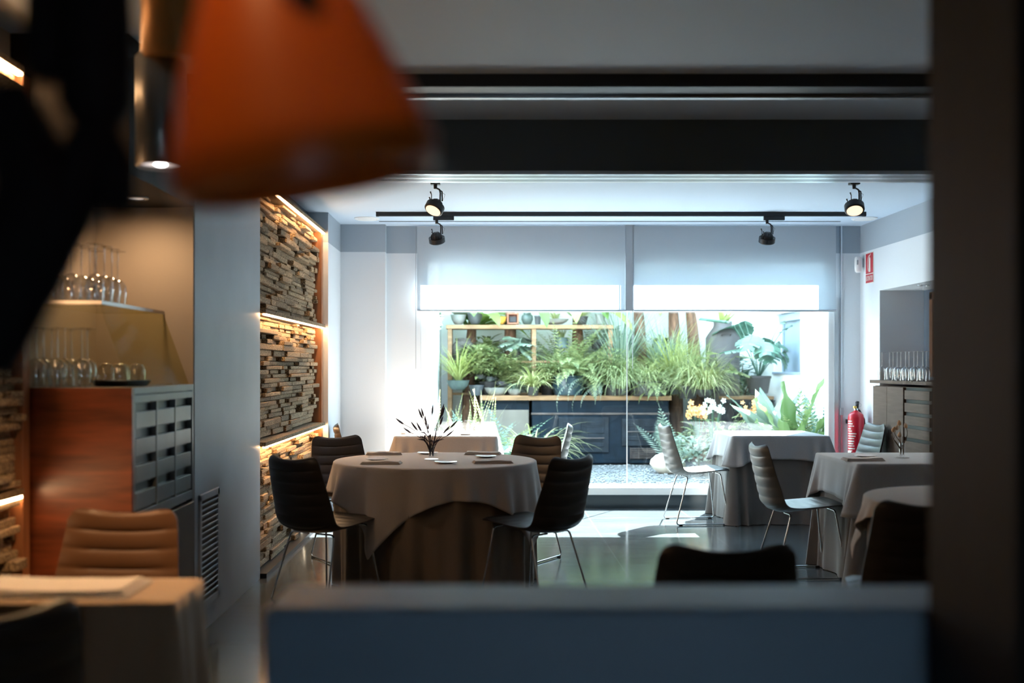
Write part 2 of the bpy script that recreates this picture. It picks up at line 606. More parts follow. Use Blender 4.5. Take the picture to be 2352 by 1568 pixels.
# small things on walls and ceiling
for px, lab in ((843, 'round white ceiling vent in the corner above the pillar'), (2003, 'round white ceiling vent by the right wall above the red sign')):
    t = thing('ceiling_vent', lab, 'vent', (X(px, 10.1) if px < 1000 else 3.40, 10.1, CEIL), 0, 'round ceiling vents')
    MB().lathe([(0.115, 0), (0.115, -0.006), (0.10, -0.014), (0.088, -0.014), (0.085, -0.008)], n=32).build('ring', M['white_plastic'], t, True)
    MB().lathe([(0.08, -0.002), (0.08, -0.016), (0.05, -0.02), (0.01, -0.021)], n=32).build('disc', M['white_plastic'], t, True)

t = thing('louvre_vent', 'tall grey louvred air vent set low in the grey wall', 'vent', (XL, X(0, 1) and 5.98, 0.12))
ya, yb = 1.44 * FPX / (1120 - 455) - 5.98, 1.44 * FPX / (1120 - 500) - 5.98
b = MB()
b.box(0, 0.012, ya, ya + 0.035, 0, 0.58); b.box(0, 0.012, yb - 0.035, yb, 0, 0.58)
b.box(0, 0.012, ya, yb, 0, 0.035); b.box(0, 0.012, ya, yb, 0.545, 0.58)
b.build('vent_frame', M['grey_wall'], t, bevel=0.003)
b = MB()
for k in range(17):
    b.obox((0.003, (ya + yb) / 2, 0.055 + k * 0.029), 0.004, yb - ya - 0.07, 0.026, Matrix.Rotation(math.radians(38), 3, 'Y'))
b.build('louvres', M['plaster_grey'], t)
MB().box(0, 0.002, ya + 0.03, yb - 0.03, 0.03, 0.55).build('backing', M['black_metal'], t)

t = thing('side_vent', 'narrow white slotted vent low on the side of the white pillar', 'vent', (-0.963, 10.595, 0.52))
MB().box(0, 0.012, -0.05, 0.05, 0, 0.36).build('cover', M['white_plastic'], t, bevel=0.003)
b = MB()
for k in range(9): b.box(0.012, 0.0135, -0.03, 0.03, 0.03 + k * 0.035, 0.045 + k * 0.035)
b.build('slots', M['grey_plastic'], t)

# motion detector
t = thing('motion_sensor', 'small white motion sensor mounted in the corner beside the blind', 'sensor', (3.50, 10.56, 2.30))
b = MB()
b.rings([[(0.042 * s * math.cos(a) * 0.85, 0.03 * s * math.sin(a), z) for a in [2 * PI * k / 16 for k in range(16)]]
         for s, z in ((0.5, -0.072), (0.9, -0.06), (1.0, -0.03), (1.0, 0.05), (0.9, 0.07), (0.6, 0.078))])
b.build('housing', M['white_plastic'], t, True)
MB().box(-0.026, -0.01, -0.0305, -0.027, 0.0, 0.045).build('lens', M['grey_plastic'], t, bevel=0.003)
MB().box(0.02, 0.05, -0.01, 0.08, -0.02, 0.06).build('bracket', M['grey_plastic'], t, bevel=0.004)

# extinguisher sign on the right wall
SY, SZ = 10.39, 2.115
t = thing('extinguisher_sign', 'red fire extinguisher sign on the white right wall', 'sign', (XR, SY, SZ))
hw = 0.105
MB().box(-0.004, -0.0005, -hw, hw, 0, 0.285).build('plate', M['sign_white'], t, bevel=0.001)
MB().box(-0.0055, -0.004, -hw + .006, hw - .006, 0.092, 0.279).build('picture_panel', M['sign_red'], t)
MB().box(-0.0055, -0.004, -hw + .006, hw - .006, 0.006, 0.084).build('text_panel', M['sign_red'], t)
b = MB()   # viewed from inside the room, +Y is towards the left of the sign
oc = lambda pts: b.add([(-0.0065, -u, v) for u, v in pts], [tuple(range(len(pts)))])
oc([(-0.016, 0.105), (0.030, 0.105), (0.030, 0.225), (0.022, 0.240), (-0.008, 0.240), (-0.016, 0.225)])
oc([(0.002, 0.240), (0.012, 0.240), (0.012, 0.252), (0.002, 0.252)])
oc([(-0.012, 0.252), (0.026, 0.256), (0.040, 0.272), (0.034, 0.275), (0.020, 0.262), (-0.012, 0.260)])
hose = [(-0.010, 0.256), (-0.036, 0.235), (-0.048, 0.20), (-0.046, 0.165), (-0.036, 0.135), (-0.030, 0.115)]
for (u0, v0), (u1, v1) in zip(hose, hose[1:]):
    d = Vector((u1 - u0, v1 - v0)).normalized() * 0.0045
    oc([(u0 - d.y, v0 + d.x), (u0 + d.y, v0 - d.x), (u1 + d.y, v1 - d.x), (u1 - d.y, v1 + d.x)])
b.build('pictogram', M['sign_white'], t)


def text_mesh(body, size, m, parent, name, mtx, ext=0.0005, sx=1.0):
    cu = bpy.data.curves.new(name, 'FONT')
    cu.body = body
    cu.size = size
    cu.align_x = 'CENTER'
    cu.align_y = 'CENTER'
    cu.extrude = ext
    tmp = bpy.data.objects.new(name, cu)
    COL.objects.link(tmp)
    dg = bpy.context.evaluated_depsgraph_get()
    me = bpy.data.meshes.new_from_object(tmp.evaluated_get(dg))
    bpy.data.objects.remove(tmp)
    me.transform(Matrix.Scale(sx, 4, (1, 0, 0)))
    me.transform(mtx)
    me.materials.clear()
    me.materials.append(m)
    o = bpy.data.objects.new(name, me)
    COL.objects.link(o)
    o.parent = parent
    return o


SIGNROT = Matrix(((0, 0, -1), (-1, 0, 0), (0, 1, 0))).to_4x4()   # text x -> -Y, text y -> Z, normal -> -X
text_mesh('EXTINTOR', 0.062, M['sign_white'], t, 'lettering', Matrix.Translation((-0.0062, 0, 0.045)) @ SIGNROT, sx=0.58)

# fire extinguisher on the wall by the corner
t = thing('fire_extinguisher', 'red fire extinguisher with white label standing in the corner by the cabinet', 'fire extinguisher', (3.43, 10.42, 0))
MB().lathe([(0.05, 0.46), (0.07, 0.47), (0.073, 0.49), (0.073, 0.86), (0.066, 0.895), (0.045, 0.915), (0.022, 0.925), (0.02, 0.935)], n=28).build('cylinder', M['red_paint'], t, True)
b = MB()
b.lathe([(0.018, 0.93), (0.02, 0.945), (0.016, 0.955)], n=14)
b.build('neck', M['chrome'], t, True)
MB().lathe([(0.014, 0.953), (0.018, 0.965), (0.012, 0.975)], (-0.012, -0.008, 0), n=12).build('valve', M['brass'], t, True)
b = MB()
b.obox((0.012, 0, 0.985), 0.024, 0.03, 0.07, Matrix.Rotation(0.1, 3, 'Y'))
b.obox((0.008, -0.01, 1.0), 0.02, 0.05, 0.016, Matrix.Rotation(0.3, 3, 'X'))
b.build('handle', M['black_metal'], t, bevel=0.004)
MB().tube([(0.02 + 0.016 * math.cos(a) + 0.012, -0.01, 0.985 + 0.016 * math.sin(a)) for a in [k * PI / 8 for k in range(17)]], 0.0016, 6).build('pull_ring', M['chrome'], t)
MB().tube([(0.01, 0.02, 0.955), (0.05, 0.05, 0.93), (0.085, 0.03, 0.85), (0.088, 0.0, 0.70), (0.085, 0, 0.58)], 0.009, 8).build('hose', M['rubber'], t, True)
b = MB()
R_ = 0.0737
def arcquad(a0, a1, z0, z1, n=6):
    b.rings([[(R_ * math.cos(a0 + (a1 - a0) * k / n), R_ * math.sin(a0 + (a1 - a0) * k / n), z) for k in range(n + 1)] for z in (z0, z1)], False, False)
random.seed(3)
for k in range(13):
    z = 0.84 - k * 0.023
    a0 = PI * 1.02
    arcquad(a0, a0 + 0.5 + random.random() * 0.75, z - 0.012 * (0.6 + random.random() * 0.5), z)
arcquad(PI * 0.98, PI * 1.2, 0.49, 0.56)
b.build('label_print', M['sign_white'], t)
MB().box(-0.02, 0.02, 0.06, 0.24, 0.80, 0.84).build('bracket', M['black_metal'], t)
MB().lathe([(0.085, 0), (0.09, 0.01), (0.085, 0.03), (0.075, 0.46)], n=24).build('stand', M['black_metal'], t, True)

# ------------------------------------------------------------------ cork cladding
def cork_panel(x, y0, y1, z0, z1, label, seed):
    random.seed(seed)
    b = MB()
    z = z0
    while z < z1 - 0.012:
        h = min(random.choice((0.026, 0.032, 0.032, 0.042)), z1 - z)
        y = y0
        while y < y1 - 0.02:
            ln = min(random.uniform(0.10, 0.55), y1 - y)
            if random.random() < 0.13:
                y += random.uniform(0.05, 0.09)
                continue
            d = random.choice((0.045, 0.06, 0.06, 0.075, 0.09, 0.105)) + random.uniform(-0.006, 0.006)
            b.box(x, x + d, y + 0.001, y + ln - 0.001, z + 0.001, z + h - 0.001)
            y += ln
        z += h
    o = b.build('cork_cladding', M['cork'], bevel=0.004, seg=1)
    return tag(o, label, 'wall cladding')


def led_shelf(x0, x1, y0, y1, z, label, hid=False):
    t = thing('led_shelf', label, 'shelf', (x0, y0, z))
    MB().box(0, x1 - x0, 0, y1 - y0, -0.012, 0.016).build('board', M['cork'], t, bevel=0.003)
    MB().box(x1 - x0 - 0.022, x1 - x0 - 0.004, 0.01, y1 - y0 - 0.01, -0.022, -0.0125).build('led_strip', M['led'], t)
    return t


CX = -1.555
CX1 = -1.425
bays = [(0.03, 0.83, 'low bay of stacked cork bricks by the round table'), (0.85 + .02, 1.665, 'middle bay of stacked cork bricks behind the round table'),
        (1.70 + .02, 2.49, 'top bay of stacked cork bricks under the ceiling')]
for i, (z0, z1, lab) in enumerate(bays):
    cork_panel(CX, 7.09, 9.62, z0, z1, lab, 11 + i)
for z, lab in ((0.845, 'lowest lit shelf on the cork wall by the round table'), (1.69, 'middle lit shelf on the cork wall by the round table'), (2.51, 'top lit shelf on the cork wall under the ceiling')):
    led_shelf(CX, CX1 + 0.02, 7.09, 9.70, z, lab)
struct('trim_7', MB().box(CX, CX1 - 0.005, 9.64, 9.72, 0, 2.5), M['frame_wood'], bevel=0.003)
struct('baseboard_left', MB().box(CX, -1.40, 7.09, 9.72, 0, 0.03), M['black_metal'])
# second cork wall, nearer, on the left edge
for i, (z0, z1) in enumerate(((0.03, 0.83), (0.87, 1.665), (1.72, 2.49))):
    cork_panel(-1.917, 3.3, 4.40, z0, z1, ['low bay of near cork wall beside the wooden cabinet', 'middle bay of near cork wall beside the wooden cabinet',
                                           'top bay of near cork wall beside the wooden cabinet'][i], 31 + i)
for z, lab in ((0.845, 'lowest lit shelf of the near cork wall beside the wooden cabinet'), (1.69, 'middle lit shelf of the near cork wall beside the wooden cabinet'),
               (2.51, 'top lit shelf of the near cork wall, high beside the wooden cabinet')):
    led_shelf(-1.92, -1.83, 3.3, 4.42, z, lab)
struct('trim_8', MB().box(-1.92, -1.84, 4.43, 4.50, 0, 2.5), M['frame_wood'], bevel=0.003)

# ------------------------------------------------------------------ dining chairs
def resample(cps, n):
    out = []
    k = len(cps) - 1
    for i in range(n + 1):
        f = i / n * k
        j = min(int(f), k - 1)
        u = f - j
        p0, p1, p2, p3 = cps[max(j - 1, 0)], cps[j], cps[j + 1], cps[min(j + 2, k)]
        out.append(tuple(0.5 * (2 * b_ + (c_ - a_) * u + (2 * a_ - 5 * b_ + 4 * c_ - d_) * u * u + (3 * b_ - a_ - 3 * c_ + d_) * u ** 3)
                         for a_, b_, c_, d_ in zip(p0, p1, p2, p3)))
    return out


# y, z, half width, cup
CP = [(0.245, 0.450, 0.190, 0.004), (0.20, 0.462, 0.208, 0.006), (0.06, 0.448, 0.222, 0.010), (-0.08, 0.428, 0.228, 0.022), (-0.165, 0.424, 0.228, 0.040),
      (-0.222, 0.462, 0.226, 0.052), (-0.248, 0.55, 0.222, 0.050), (-0.272, 0.66, 0.210, 0.040), (-0.292, 0.76, 0.198, 0.032), (-0.305, 0.828, 0.190, 0.030)]


def chair_meshes(leather):
    NT, NU = 150, 12
    P = resample(CP, NT)
    arc = [0]
    for i in range(NT): arc.append(arc[-1] + math.hypot(P[i + 1][0] - P[i][0], P[i + 1][1] - P[i][1]))
    tot = arc[-1]
    split = NT * 45 // 90
    rings = []
    for i in range(NT + 1):
        a, c = P[max(i - 1, 0)], P[min(i + 1, NT)]
        ty, tz = c[0] - a[0], c[1] - a[1]
        l = math.hypot(ty, tz)
        ty, tz = ty / l, tz / l
        ny, nz = -tz * -1, ty * -1          # normal pointing to the sitter
        ny, nz = tz, -ty
        y, z, w, cup = P[i]
        s = arc[i]
        r = 0.045
        for d in (s, tot - s):
            if d < r: w -= r - math.sqrt(max(0, r * r - (r - d) ** 2))
        endf = min(1, min(s, tot - s) / 0.012)
        isback = s > arc[split]
        pit = 0.0655
        ph = ((tot - s) % pit) / pit
        rib = (math.sin(PI * ph) ** 0.45) * (0.011 if isback else 0.004)
        ramp = max(0, (s - tot * 0.6) / (tot * 0.4))
        inner, outer = [], []
        for k in range(NU + 1):
            u = -1 + 2 * k / NU
            c2 = cup * (abs(u) ** 2.2)
            th = (0.018 * math.sqrt(max(0, 1 - u ** 4)) + 0.005) * (0.35 + 0.65 * endf)
            rb = rib * (1 - abs(u) ** 6)
            sh = 0.014 * (u * u) * ramp
            by, bz = y + ny * c2 + ty * sh, z + nz * c2 + tz * sh
            inner.append((w * u, by + ny * (th / 2 + rb), bz + nz * (th / 2 + rb)))
            outer.append((w * u, by - ny * (th / 2 + rb * 0.8), bz - nz * (th / 2 + rb * 0.8)))
        rings.append(inner + outer[::-1])
    seat = MB().rings(rings[:split + 1])
    back = MB().rings(rings[split:])
    return seat, back


def frame_side(sx):
    def rnd(pts, r=0.03, n=4):
        out = [Vector(pts[0])]
        for i in range(1, len(pts) - 1):
            p, a, c = Vector(pts[i]), Vector(pts[i - 1]), Vector(pts[i + 1])
            d0, d1 = (a - p).normalized() * r, (c - p).normalized() * r
            for k in range(n + 1):
                u = k / n
                out.append((p + d0) * (1 - u) ** 2 + p * 2 * u * (1 - u) + (p + d1) * u * u)
        out.append(Vector(pts[-1]))
        return out
    return MB().tube(rnd([(sx * 0.03, -0.12, 0.400), (sx * 0.165, -0.12, 0.402), (sx * 0.215, -0.235, 0.0095), (sx * 0.215, 0.225, 0.0095), (sx * 0.165, 0.165, 0.428), (sx * 0.03, 0.165, 0.426)]), 0.0058, 8)


def make_chair(name, label, leather):
    t = thing(name, label, 'chair', group='quilted dining chairs')
    s, bk = chair_meshes(leather)
    s.build('seat', leather, t, True)
    bk.build('backrest', leather, t, True)
    for sx in (-1, 1):
        fr = frame_side(sx).build('sled_leg', M['chrome'], t, True)
        for y in (-0.195, 0.185):
            MB().box(sx * 0.215 - 0.008, sx * 0.215 + 0.008, y - 0.014, y + 0.014, 0, 0.012).build('glide', M['rubber'], fr)
    return t


def aim(x, y, tx, ty): return math.atan2(ty - y, tx - x) - PI / 2


RT = (-0.33, 7.05)
c0 = make_chair('dining_chair', 'black quilted chair at the front of the round table, nearest the cork wall', M['leather'])
c0.location = (-0.92, 6.42, 0)
c0.rotation_euler[2] = -0.61
CH = [(0.268, 6.41, 0.82, 'black quilted chair at the front of the round table, on its window-lit side'),
      (-0.94, 7.80, aim(-0.94, 7.80, -0.45, 7.0), 'black quilted chair behind the round table, against the cork wall'),
      (0.215, 7.83, aim(0.215, 7.83, -0.25, 7.1), 'black quilted chair behind the round table, in front of the blue stove'),
      (-1.02, 9.72, -PI / 2 + 0.15, 'dark chair in the corner by the pillar, end of the far small table'),
      (0.665, 3.40, 0.02, 'blurred black chair back just beyond the partition'),
      (1.66, 4.40, -0.12, 'blurred black chair at the nearest round table beside the dark doorway'),
      (-1.20, 2.50, 0.70, 'blurred black chair on the camera side of the narrow left table')]
for x, y, r, lab in CH: copy_tree(c0, (x, y, 0), r, lab)
g0 = make_chair('dining_chair', 'sheen-greyed quilted chair side-on at the sunlit square table by the window', M['sheen_grey_leather'])
g0.location = (1.80, 9.66, 0)
g0.rotation_euler[2] = -PI / 2 + 0.10
for x, y, r, lab in [(2.03, 7.25, -PI / 2 + 0.06, 'sheen-greyed quilted chair pushed up to the table with the dried flowers'),
                     (3.13, 9.80, PI / 2 + 0.12, 'sheen-greyed quilted chair in front of the fire extinguisher'),
                     (0.42, 9.70, PI / 2 - 0.05, 'sheen-paled chair edge-on at the far small table, before the blue stove')]:
    copy_tree(g0, (x, y, 0), r, lab)
b0 = make_chair('dining_chair', 'brown quilted leather chair lit warmly before the wooden cabinet', M['brown_leather'])
b0.location = (-1.285, 3.62, 0)
b0.rotation_euler[2] = PI - 0.06

# ------------------------------------------------------------------ tables and cloths
def drape(outline, n, ztop, drop, off, nr, edge=0.006):
    b = MB()
    pts = [outline(i / n) for i in range(n)]
    rings = []
    cx = sum(p[0] for p in pts) / n
    cy = sum(p[1] for p in pts) / n
    for k in (0.02, 0.5, 0.97):
        rings.append([(cx + (p[0] - cx) * k, cy + (p[1] - cy) * k, ztop) for p in pts])
    rings.append([(p[0], p[1], ztop - 0.0015) for p in pts])
    rings.append([(p[0] + p[2] * edge, p[1] + p[3] * edge, ztop - edge) for p in pts])
    for j in range(1, nr + 1):
        s = j / nr
        ring = []
        for i, p in enumerate(pts):
            d = drop(i / n)
            o = edge + off(i / n, s, d)
            ring.append((p[0] + p[2] * o, p[1] + p[3] * o, ztop - edge - (d - edge) * s))
        rings.append(ring)
    b.rings(rings, True, False)
    b.f.append(tuple(range(n)))
    return b


def circ(R): return lambda t: (R * math.cos(2 * PI * t), R * math.sin(2 * PI * t), math.cos(2 * PI * t), math.sin(2 * PI * t))


def rrect(w, d, r, n):
    """rounded rectangle sampled so that corners are dense; returns outline(t), corner(t), arc(t)"""
    hw, hd = w / 2, d / 2
    P, nc = [], n // 8
    corners = [(hw - r, hd - r, 0), (-hw + r, hd - r, PI / 2), (-hw + r, -hd + r, PI), (hw - r, -hd + r, 3 * PI / 2)]
    raw = []
    for q in range(4):
        cx, cy, a0 = corners[q]
        for k in range(nc):
            a = a0 + PI / 2 * k / (nc - 1)
            raw.append((cx + r * math.cos(a), cy + r * math.sin(a), math.cos(a), math.sin(a)))
        nx_, ny_, a1 = corners[(q + 1) % 4]
        a = a0 + PI / 2
        s = Vector((cx + r * math.cos(a), cy + r * math.sin(a)))
        e = Vector((nx_ + r * math.cos(a1), ny_ + r * math.sin(a1)))
        m = n // 4 - nc
        for k in range(1, m + 1):
            p = s.lerp(e, k / (m + 1))
            raw.append((p.x, p.y, math.cos(a), math.sin(a)))
    n2 = len(raw)
    arcs = [0]
    for i in range(n2 - 1): arcs.append(arcs[-1] + math.hypot(raw[i + 1][0] - raw[i][0], raw[i + 1][1] - raw[i][1]))
    idx = lambda t: int(round(t * n2)) % n2
    def corner(t, wd=0.13):
        p = raw[idx(t)]
        dd = min(math.hypot(abs(p[0]) - hw, abs(p[1]) - hd), 9)
        return math.exp(-(dd / wd) ** 2)
    return n2, (lambda t: raw[idx(t)]), corner, (lambda t: arcs[idx(t)])


TOP = 0.75


def round_table(loc, R, label, cloth_label, ang, half, um, om, seed, ph=0.0):
    rnd = random.Random(seed)
    t = thing('dining_table', label, 'table', (*loc, 0), 0, 'dining tables')
    MB().lathe([(R - 0.02, TOP - 0.03), (R - 0.01, TOP - 0.005), (R - 0.02, TOP - 0.004)], n=40).build('tabletop', M['table_wood'], t)
    MB().lathe([(0.3, 0), (0.3, 0.02), (0.05, 0.05), (0.05, TOP - 0.03)], n=24).build('pedestal', M['table_wood'], t)
    amps = [rnd.uniform(0.5, 1) for _ in range(9)]
    def off(tt, s, d):
        a = 2 * PI * tt
        f = 0.022 * math.sin(17 * a + 1.3 * math.sin(2 * a + ph)) + 0.014 * math.sin(29 * a + 2 * math.sin(3 * a))
        return -0.012 * s + (f - 0.012 + 0.02) * s ** 0.7 * 0.9
    drape(circ(R - 0.012), 420, TOP - 0.002, lambda tt: TOP - 0.006, off, 14).build('floor_cloth', um, t, True)
    def drop(tt):
        a = 2 * PI * tt - ang
        m = max(abs(math.cos(a)), abs(math.sin(a)))
        e = half / m - R
        return max(0.05, e)
    def off2(tt, s, d):
        a = 2 * PI * tt - ang
        k = max(0, d - (half - R)) / 0.33
        # folds concentrate round the four corners
        a4 = ((a % (PI / 2)) - PI / 4)
        f = (0.25 + 0.75 * math.cos(a4 * 13)) * math.exp(-(a4 / 0.55) ** 2)
        return s * (0.036 + 0.036 * f + 0.021 * math.sin(14 * a + ph + math.sin(3 * a)) + 0.012 * math.sin(27 * a + 2 * math.sin(2 * a))) * (0.5 + 0.5 * min(1, d / 0.3))
    o = drape(circ(R), 480, TOP + 0.003, drop, off2, 16).build('tablecloth', om, None, True, loc=(*loc, 0), solid=0.003)
    tag(o, cloth_label, 'tablecloth', 'tablecloths')
    return t


round_table(RT, 0.63, 'large round dining table with brown floor-length cloth and four chairs',
            'taupe square tablecloth spread over the large round table', -PI / 2 + math.radians(16), 0.815, M['undercloth'], M['overcloth'], 1)


def rect_table(loc, w, d, label, cloth_label, D, extra, um, om, seed, rz=0, flare=0.085):
    t = thing('dining_table', label, 'table', (*loc, 0), rz, 'dining tables')
    MB().box(-w / 2 + .015, w / 2 - .015, -d / 2 + .015, d / 2 - .015, TOP - 0.035, TOP - 0.005).build('tabletop', M['table_wood'], t)
    for sx in (-1, 1):
        for sy in (-1, 1):
            MB().box(sx * (w / 2 - .07) - .025, sx * (w / 2 - .07) + .025, sy * (d / 2 - .07) - .025, sy * (d / 2 - .07) + .025, 0, TOP - 0.035).build('leg', M['table_wood'], t)
    n, out, cor, arc = rrect(w - 0.02, d - 0.02, 0.02, 400)
    def off(tt, s, dd):
        c = cor(tt, 0.16)
        a = arc(tt)
        return s * (flare * c * (0.75 + 0.45 * math.cos(a * 62 + seed)) + 0.008 + 0.010 * math.sin(a * 21 + seed) * (0.4 + s))
    drape(out, n, TOP - 0.002, lambda tt: TOP - 0.006, off, 14).build('floor_cloth', um, t, True)
    n, out, cor, arc = rrect(w, d, 0.022, 400)
    def drop(tt): return D + extra * cor(tt, 0.12) + 0.004 * math.sin(arc(tt) * 9)
    def off2(tt, s, dd):
        c = cor(tt, 0.15)
        a = arc(tt)
        return s * (0.022 + 0.055 * c * (0.8 + 0.5 * math.cos(a * 58 + seed)) + 0.006 * math.sin(a * 24 + seed))
    o = drape(out, n, TOP + 0.003, drop, off2, 12).build('tablecloth', om, None, True, loc=(*loc, 0), solid=0.003)
    o.rotation_euler[2] = rz
    tag(o, cloth_label, 'tablecloth', 'tablecloths')
    return t


rect_table((2.72, 7.21), 0.95, 0.88, 'rectangular table with grey floor-length cloth holding the dried flowers',
           'grey tablecloth on the table with the dried flowers', 0.235, 0.09, M['grey_undercloth'], M['grey_overcloth'], 2)
rect_table((2.49, 9.87), 0.82, 0.76, 'square table by the window corner with grey floor-length cloth',
           'sunlit pale tablecloth on the square table by the window', 0.20, 0.06, M['grey_undercloth'], M['grey_overcloth'], 5)
rect_table((-0.355, 9.82), 0.86, 0.80, 'small far table beside the white pillar, behind the round table',
           'taupe tablecloth on the small far table beside the pillar', 0.22, 0.06, M['undercloth'], M['overcloth'], 7, flare=0.05)
rect_table((-1.30, 2.95), 1.02, 0.31, 'narrow cloth-covered table before the brown leather chair',
           'warmly lit tan tablecloth on the narrow table before the brown chair', 0.62, 0.03, M['undercloth'], M['tan_cloth'], 9, flare=0.03)
round_table((2.27, 4.98), 0.56, 'blurred round table beside the dark doorway wall', 'taupe tablecloth on the blurred round table beside the doorway wall',
            0.3, 0.62, M['undercloth'], M['overcloth'], 4, 1.0)
TS = TOP + 0.0052     # cloth surface


def plate(x, y, label):
    t = MB().lathe([(0.035, 0), (0.04, 0.002), (0.062, 0.008), (0.070, 0.0105), (0.070, 0.0125), (0.060, 0.010), (0.038, 0.005), (0.002, 0.005)], n=36)
    o = t.build('side_plate', M['porcelain'], None, True, loc=(x, y, TS))
    return tag(o, label, 'plate', 'side plates')


def napkin(x, y, rz, label, m='napkin', w=0.24, d=0.12, seed=0):
    rnd = random.Random(seed)
    b = MB()
    for k in range(4):
        sx, sy = w * (1 - 0.03 * k), d * (1 - 0.06 * k)
        n = 14
        for zz in (0, 1):
            pass
        rings = []
        ph = rnd.random() * 6
        for i in range(n + 1):
            u = -1 + 2 * i / n
            lift = 0.003 * math.sin(3 * u + ph) * k / 3 + 0.006 * max(0, abs(u) - 0.8)
            z0 = 0.0001 + k * 0.0042 + max(0, lift)
            xx = u * sx / 2
            sk = 0.006 * math.sin(2 * u + ph) * (k > 0)
            rings.append([(xx, -sy / 2 + sk, z0), (xx, sy / 2 + sk, z0), (xx, sy / 2 + sk, z0 + 0.0036), (xx, sy / 2 * 0.3, z0 + 0.0042), (xx, -sy / 2 + sk, z0 + 0.0036)])
        b.rings(rings)
    o = b.build('folded_napkin', M[m], None, True, loc=(x, y, TS))
    o.rotation_euler[2] = rz
    return tag(o, label, 'napkin', 'folded napkins')


plate(-0.69, 6.99, 'side plate on the round table, beside the cork wall chairs')
plate(-0.40, 7.50, 'side plate on the round table, right behind the lavender vase')
plate(-0.255, 6.78, 'side plate at the front of the round table, nearest the camera')
plate(-0.01, 7.22, 'side plate on the round table, between two napkins by the window side')
napkin(-0.69, 7.45, 0.1, 'folded napkin at the back of the round table, cork wall side', seed=1)
napkin(-0.64, 6.74, -0.05, 'folded napkin at the front of the round table, cork wall side', seed=2)
napkin(-0.03, 7.47, -0.1, 'folded napkin at the back of the round table, blue stove side', seed=3)
napkin(0.03, 6.80, 0.12, 'folded napkin at the front of the round table, window-lit side', seed=4)
plate(-0.19, 9.62, 'small plate on the far table beside the pillar')
napkin(-0.70, 9.72, 0.9, 'small napkin lying on the edge of the far table beside the pillar', w=0.12, d=0.07, seed=6)
plate(2.45, 7.25, 'side plate on the table with the dried flowers')
napkin(2.34, 6.98, 0.05, 'folded napkin at the edge of the dried-flower table', seed=5)
napkin(-1.12, 2.93, 0.0, 'wide folded napkin on the narrow table before the brown chair', w=0.42, d=0.22, seed=8)


def vase(name, label, x, y, stem, bloom, seed, dry=False):
    rnd = random.Random(seed)
    t = thing(name, label, 'vase', (x, y, TS))
    MB().lathe([(0.045, 0), (0.045, 0.003), (0.005, 0.004)], n=28).build('base_disc', M['steel_disc'], t, True)
    b = MB()
    for dx in (-0.009, 0.009):
        b.lathe([(0.0075, 0.003), (0.0085, 0.01), (0.0085, 0.095), (0.0075, 0.096)], (dx, 0, 0), 10, False)
    b.build('tube', M['glassware'], t, True)
    st, bl = MB(), MB()
    n = 9 if dry else 16
    for k in range(n):
        az = rnd.uniform(0, 2 * PI)
        L = rnd.uniform(0.16, 0.30) if not dry else rnd.uniform(0.12, 0.20)
        sp = rnd.uniform(0.25, 1.0) if not dry else rnd.uniform(0.2, 0.7)
        c = Vector((rnd.choice((-0.009, 0.009)), 0, 0.02))
        pts = [c]
        for j in range(1, 8):
            u = j / 7
            pts.append(c + Vector((math.cos(az) * sp * L * u ** 1.8 * (1 if not dry else math.sin(u * 2.6) * 0.9), math.sin(az) * sp * L * 0.6 * u ** 1.8, L * u * (1 - 0.25 * sp * u))))
        st.tube(pts, [0.0030 * (1 - 0.5 * j / 7) for j in range(8)], 6)
        d = (pts[-1] - pts[-2]).normalized()
        if not dry or k % 2 == 0:
            bl.tube([pts[-1] + d * u * (0.06 if not dry else 0.028) + Vector((0, 0, 0.010 * u * u)) for u in (0, .2, .5, .8, 1)],
                    [0.002, 0.006, 0.0065, 0.004, 0.001] if not dry else [0.003, 0.011, 0.013, 0.008, 0.002], 7)
        if not dry and k % 2 == 0:   # slim leaves low on the stem
            p = pts[3]
            bl.tube([p, p + Vector((math.cos(az + 1) * 0.03, math.sin(az + 1) * 0.03, 0.03)), p + Vector((math.cos(az + 1) * 0.075, math.sin(az + 1) * 0.05, 0.035))], [0.002, 0.0055, 0.001], 6)
    st.build('stems', stem, t, True)
    bl.build('blooms', bloom, t, True)
    return t


vase('flower_vase', 'slim bud vase with dark lavender stems on the round table', -0.355, 7.07, M['lavender'], M['lavender'], 5)
vase('flower_vase', 'slim bud vase with dried curled flowers on the right-hand table', X(2072, 7.2), 7.2, M['dry_stem'], M['dry_bloom'], 8, True)

# ------------------------------------------------------------------ left cabinet
t = thing('wooden_cabinet', 'tall wooden cabinet with red-brown side and dark drawer front, left', 'cabinet', (0, 0, 0))
cy0, cy1, ctop = 4.53, 5.485, 1.255
MB().box(-1.895, XL, cy0, cy0 + 0.03, 0.0, ctop).build('side_panel', M['walnut'], t, bevel=0.002)
MB().box(-1.895, XL - 0.03, cy0 + 0.03, cy1, 0.0, ctop - 0.03).build('body', M['satin_black'], t)
MB().box(-1.895, XL, cy0 + 0.03, cy1, ctop - 0.03, ctop).build('top_board', M['drawer_lit_black'], t, bevel=0.002)
b = MB()
fw = XL - 0.03
b.box(fw, XL - 0.002, cy0 + 0.03, cy0 + 0.05, 0, ctop - 0.03); b.box(fw, XL - 0.002, cy1 - 0.025, cy1, 0, ctop - 0.03)
b.box(fw, XL - 0.002, cy0 + 0.05, cy1 - 0.025, ctop - 0.065, ctop - 0.033)
b.box(fw, XL - 0.002, cy0 + 0.05, cy1 - 0.025, 0.70, 0.74)
cols = [cy0 + 0.05, cy0 + 0.355, cy0 + 0.645, cy1 - 0.025]
for k in (1, 2): b.box(fw, XL - 0.002, cols[k] - 0.01, cols[k] + 0.01, 0.74, ctop - 0.06)
b.build('face_frame', M['drawer_lit_black'], t, bevel=0.0015)
rowh = (ctop - 0.065 - 0.745) / 4
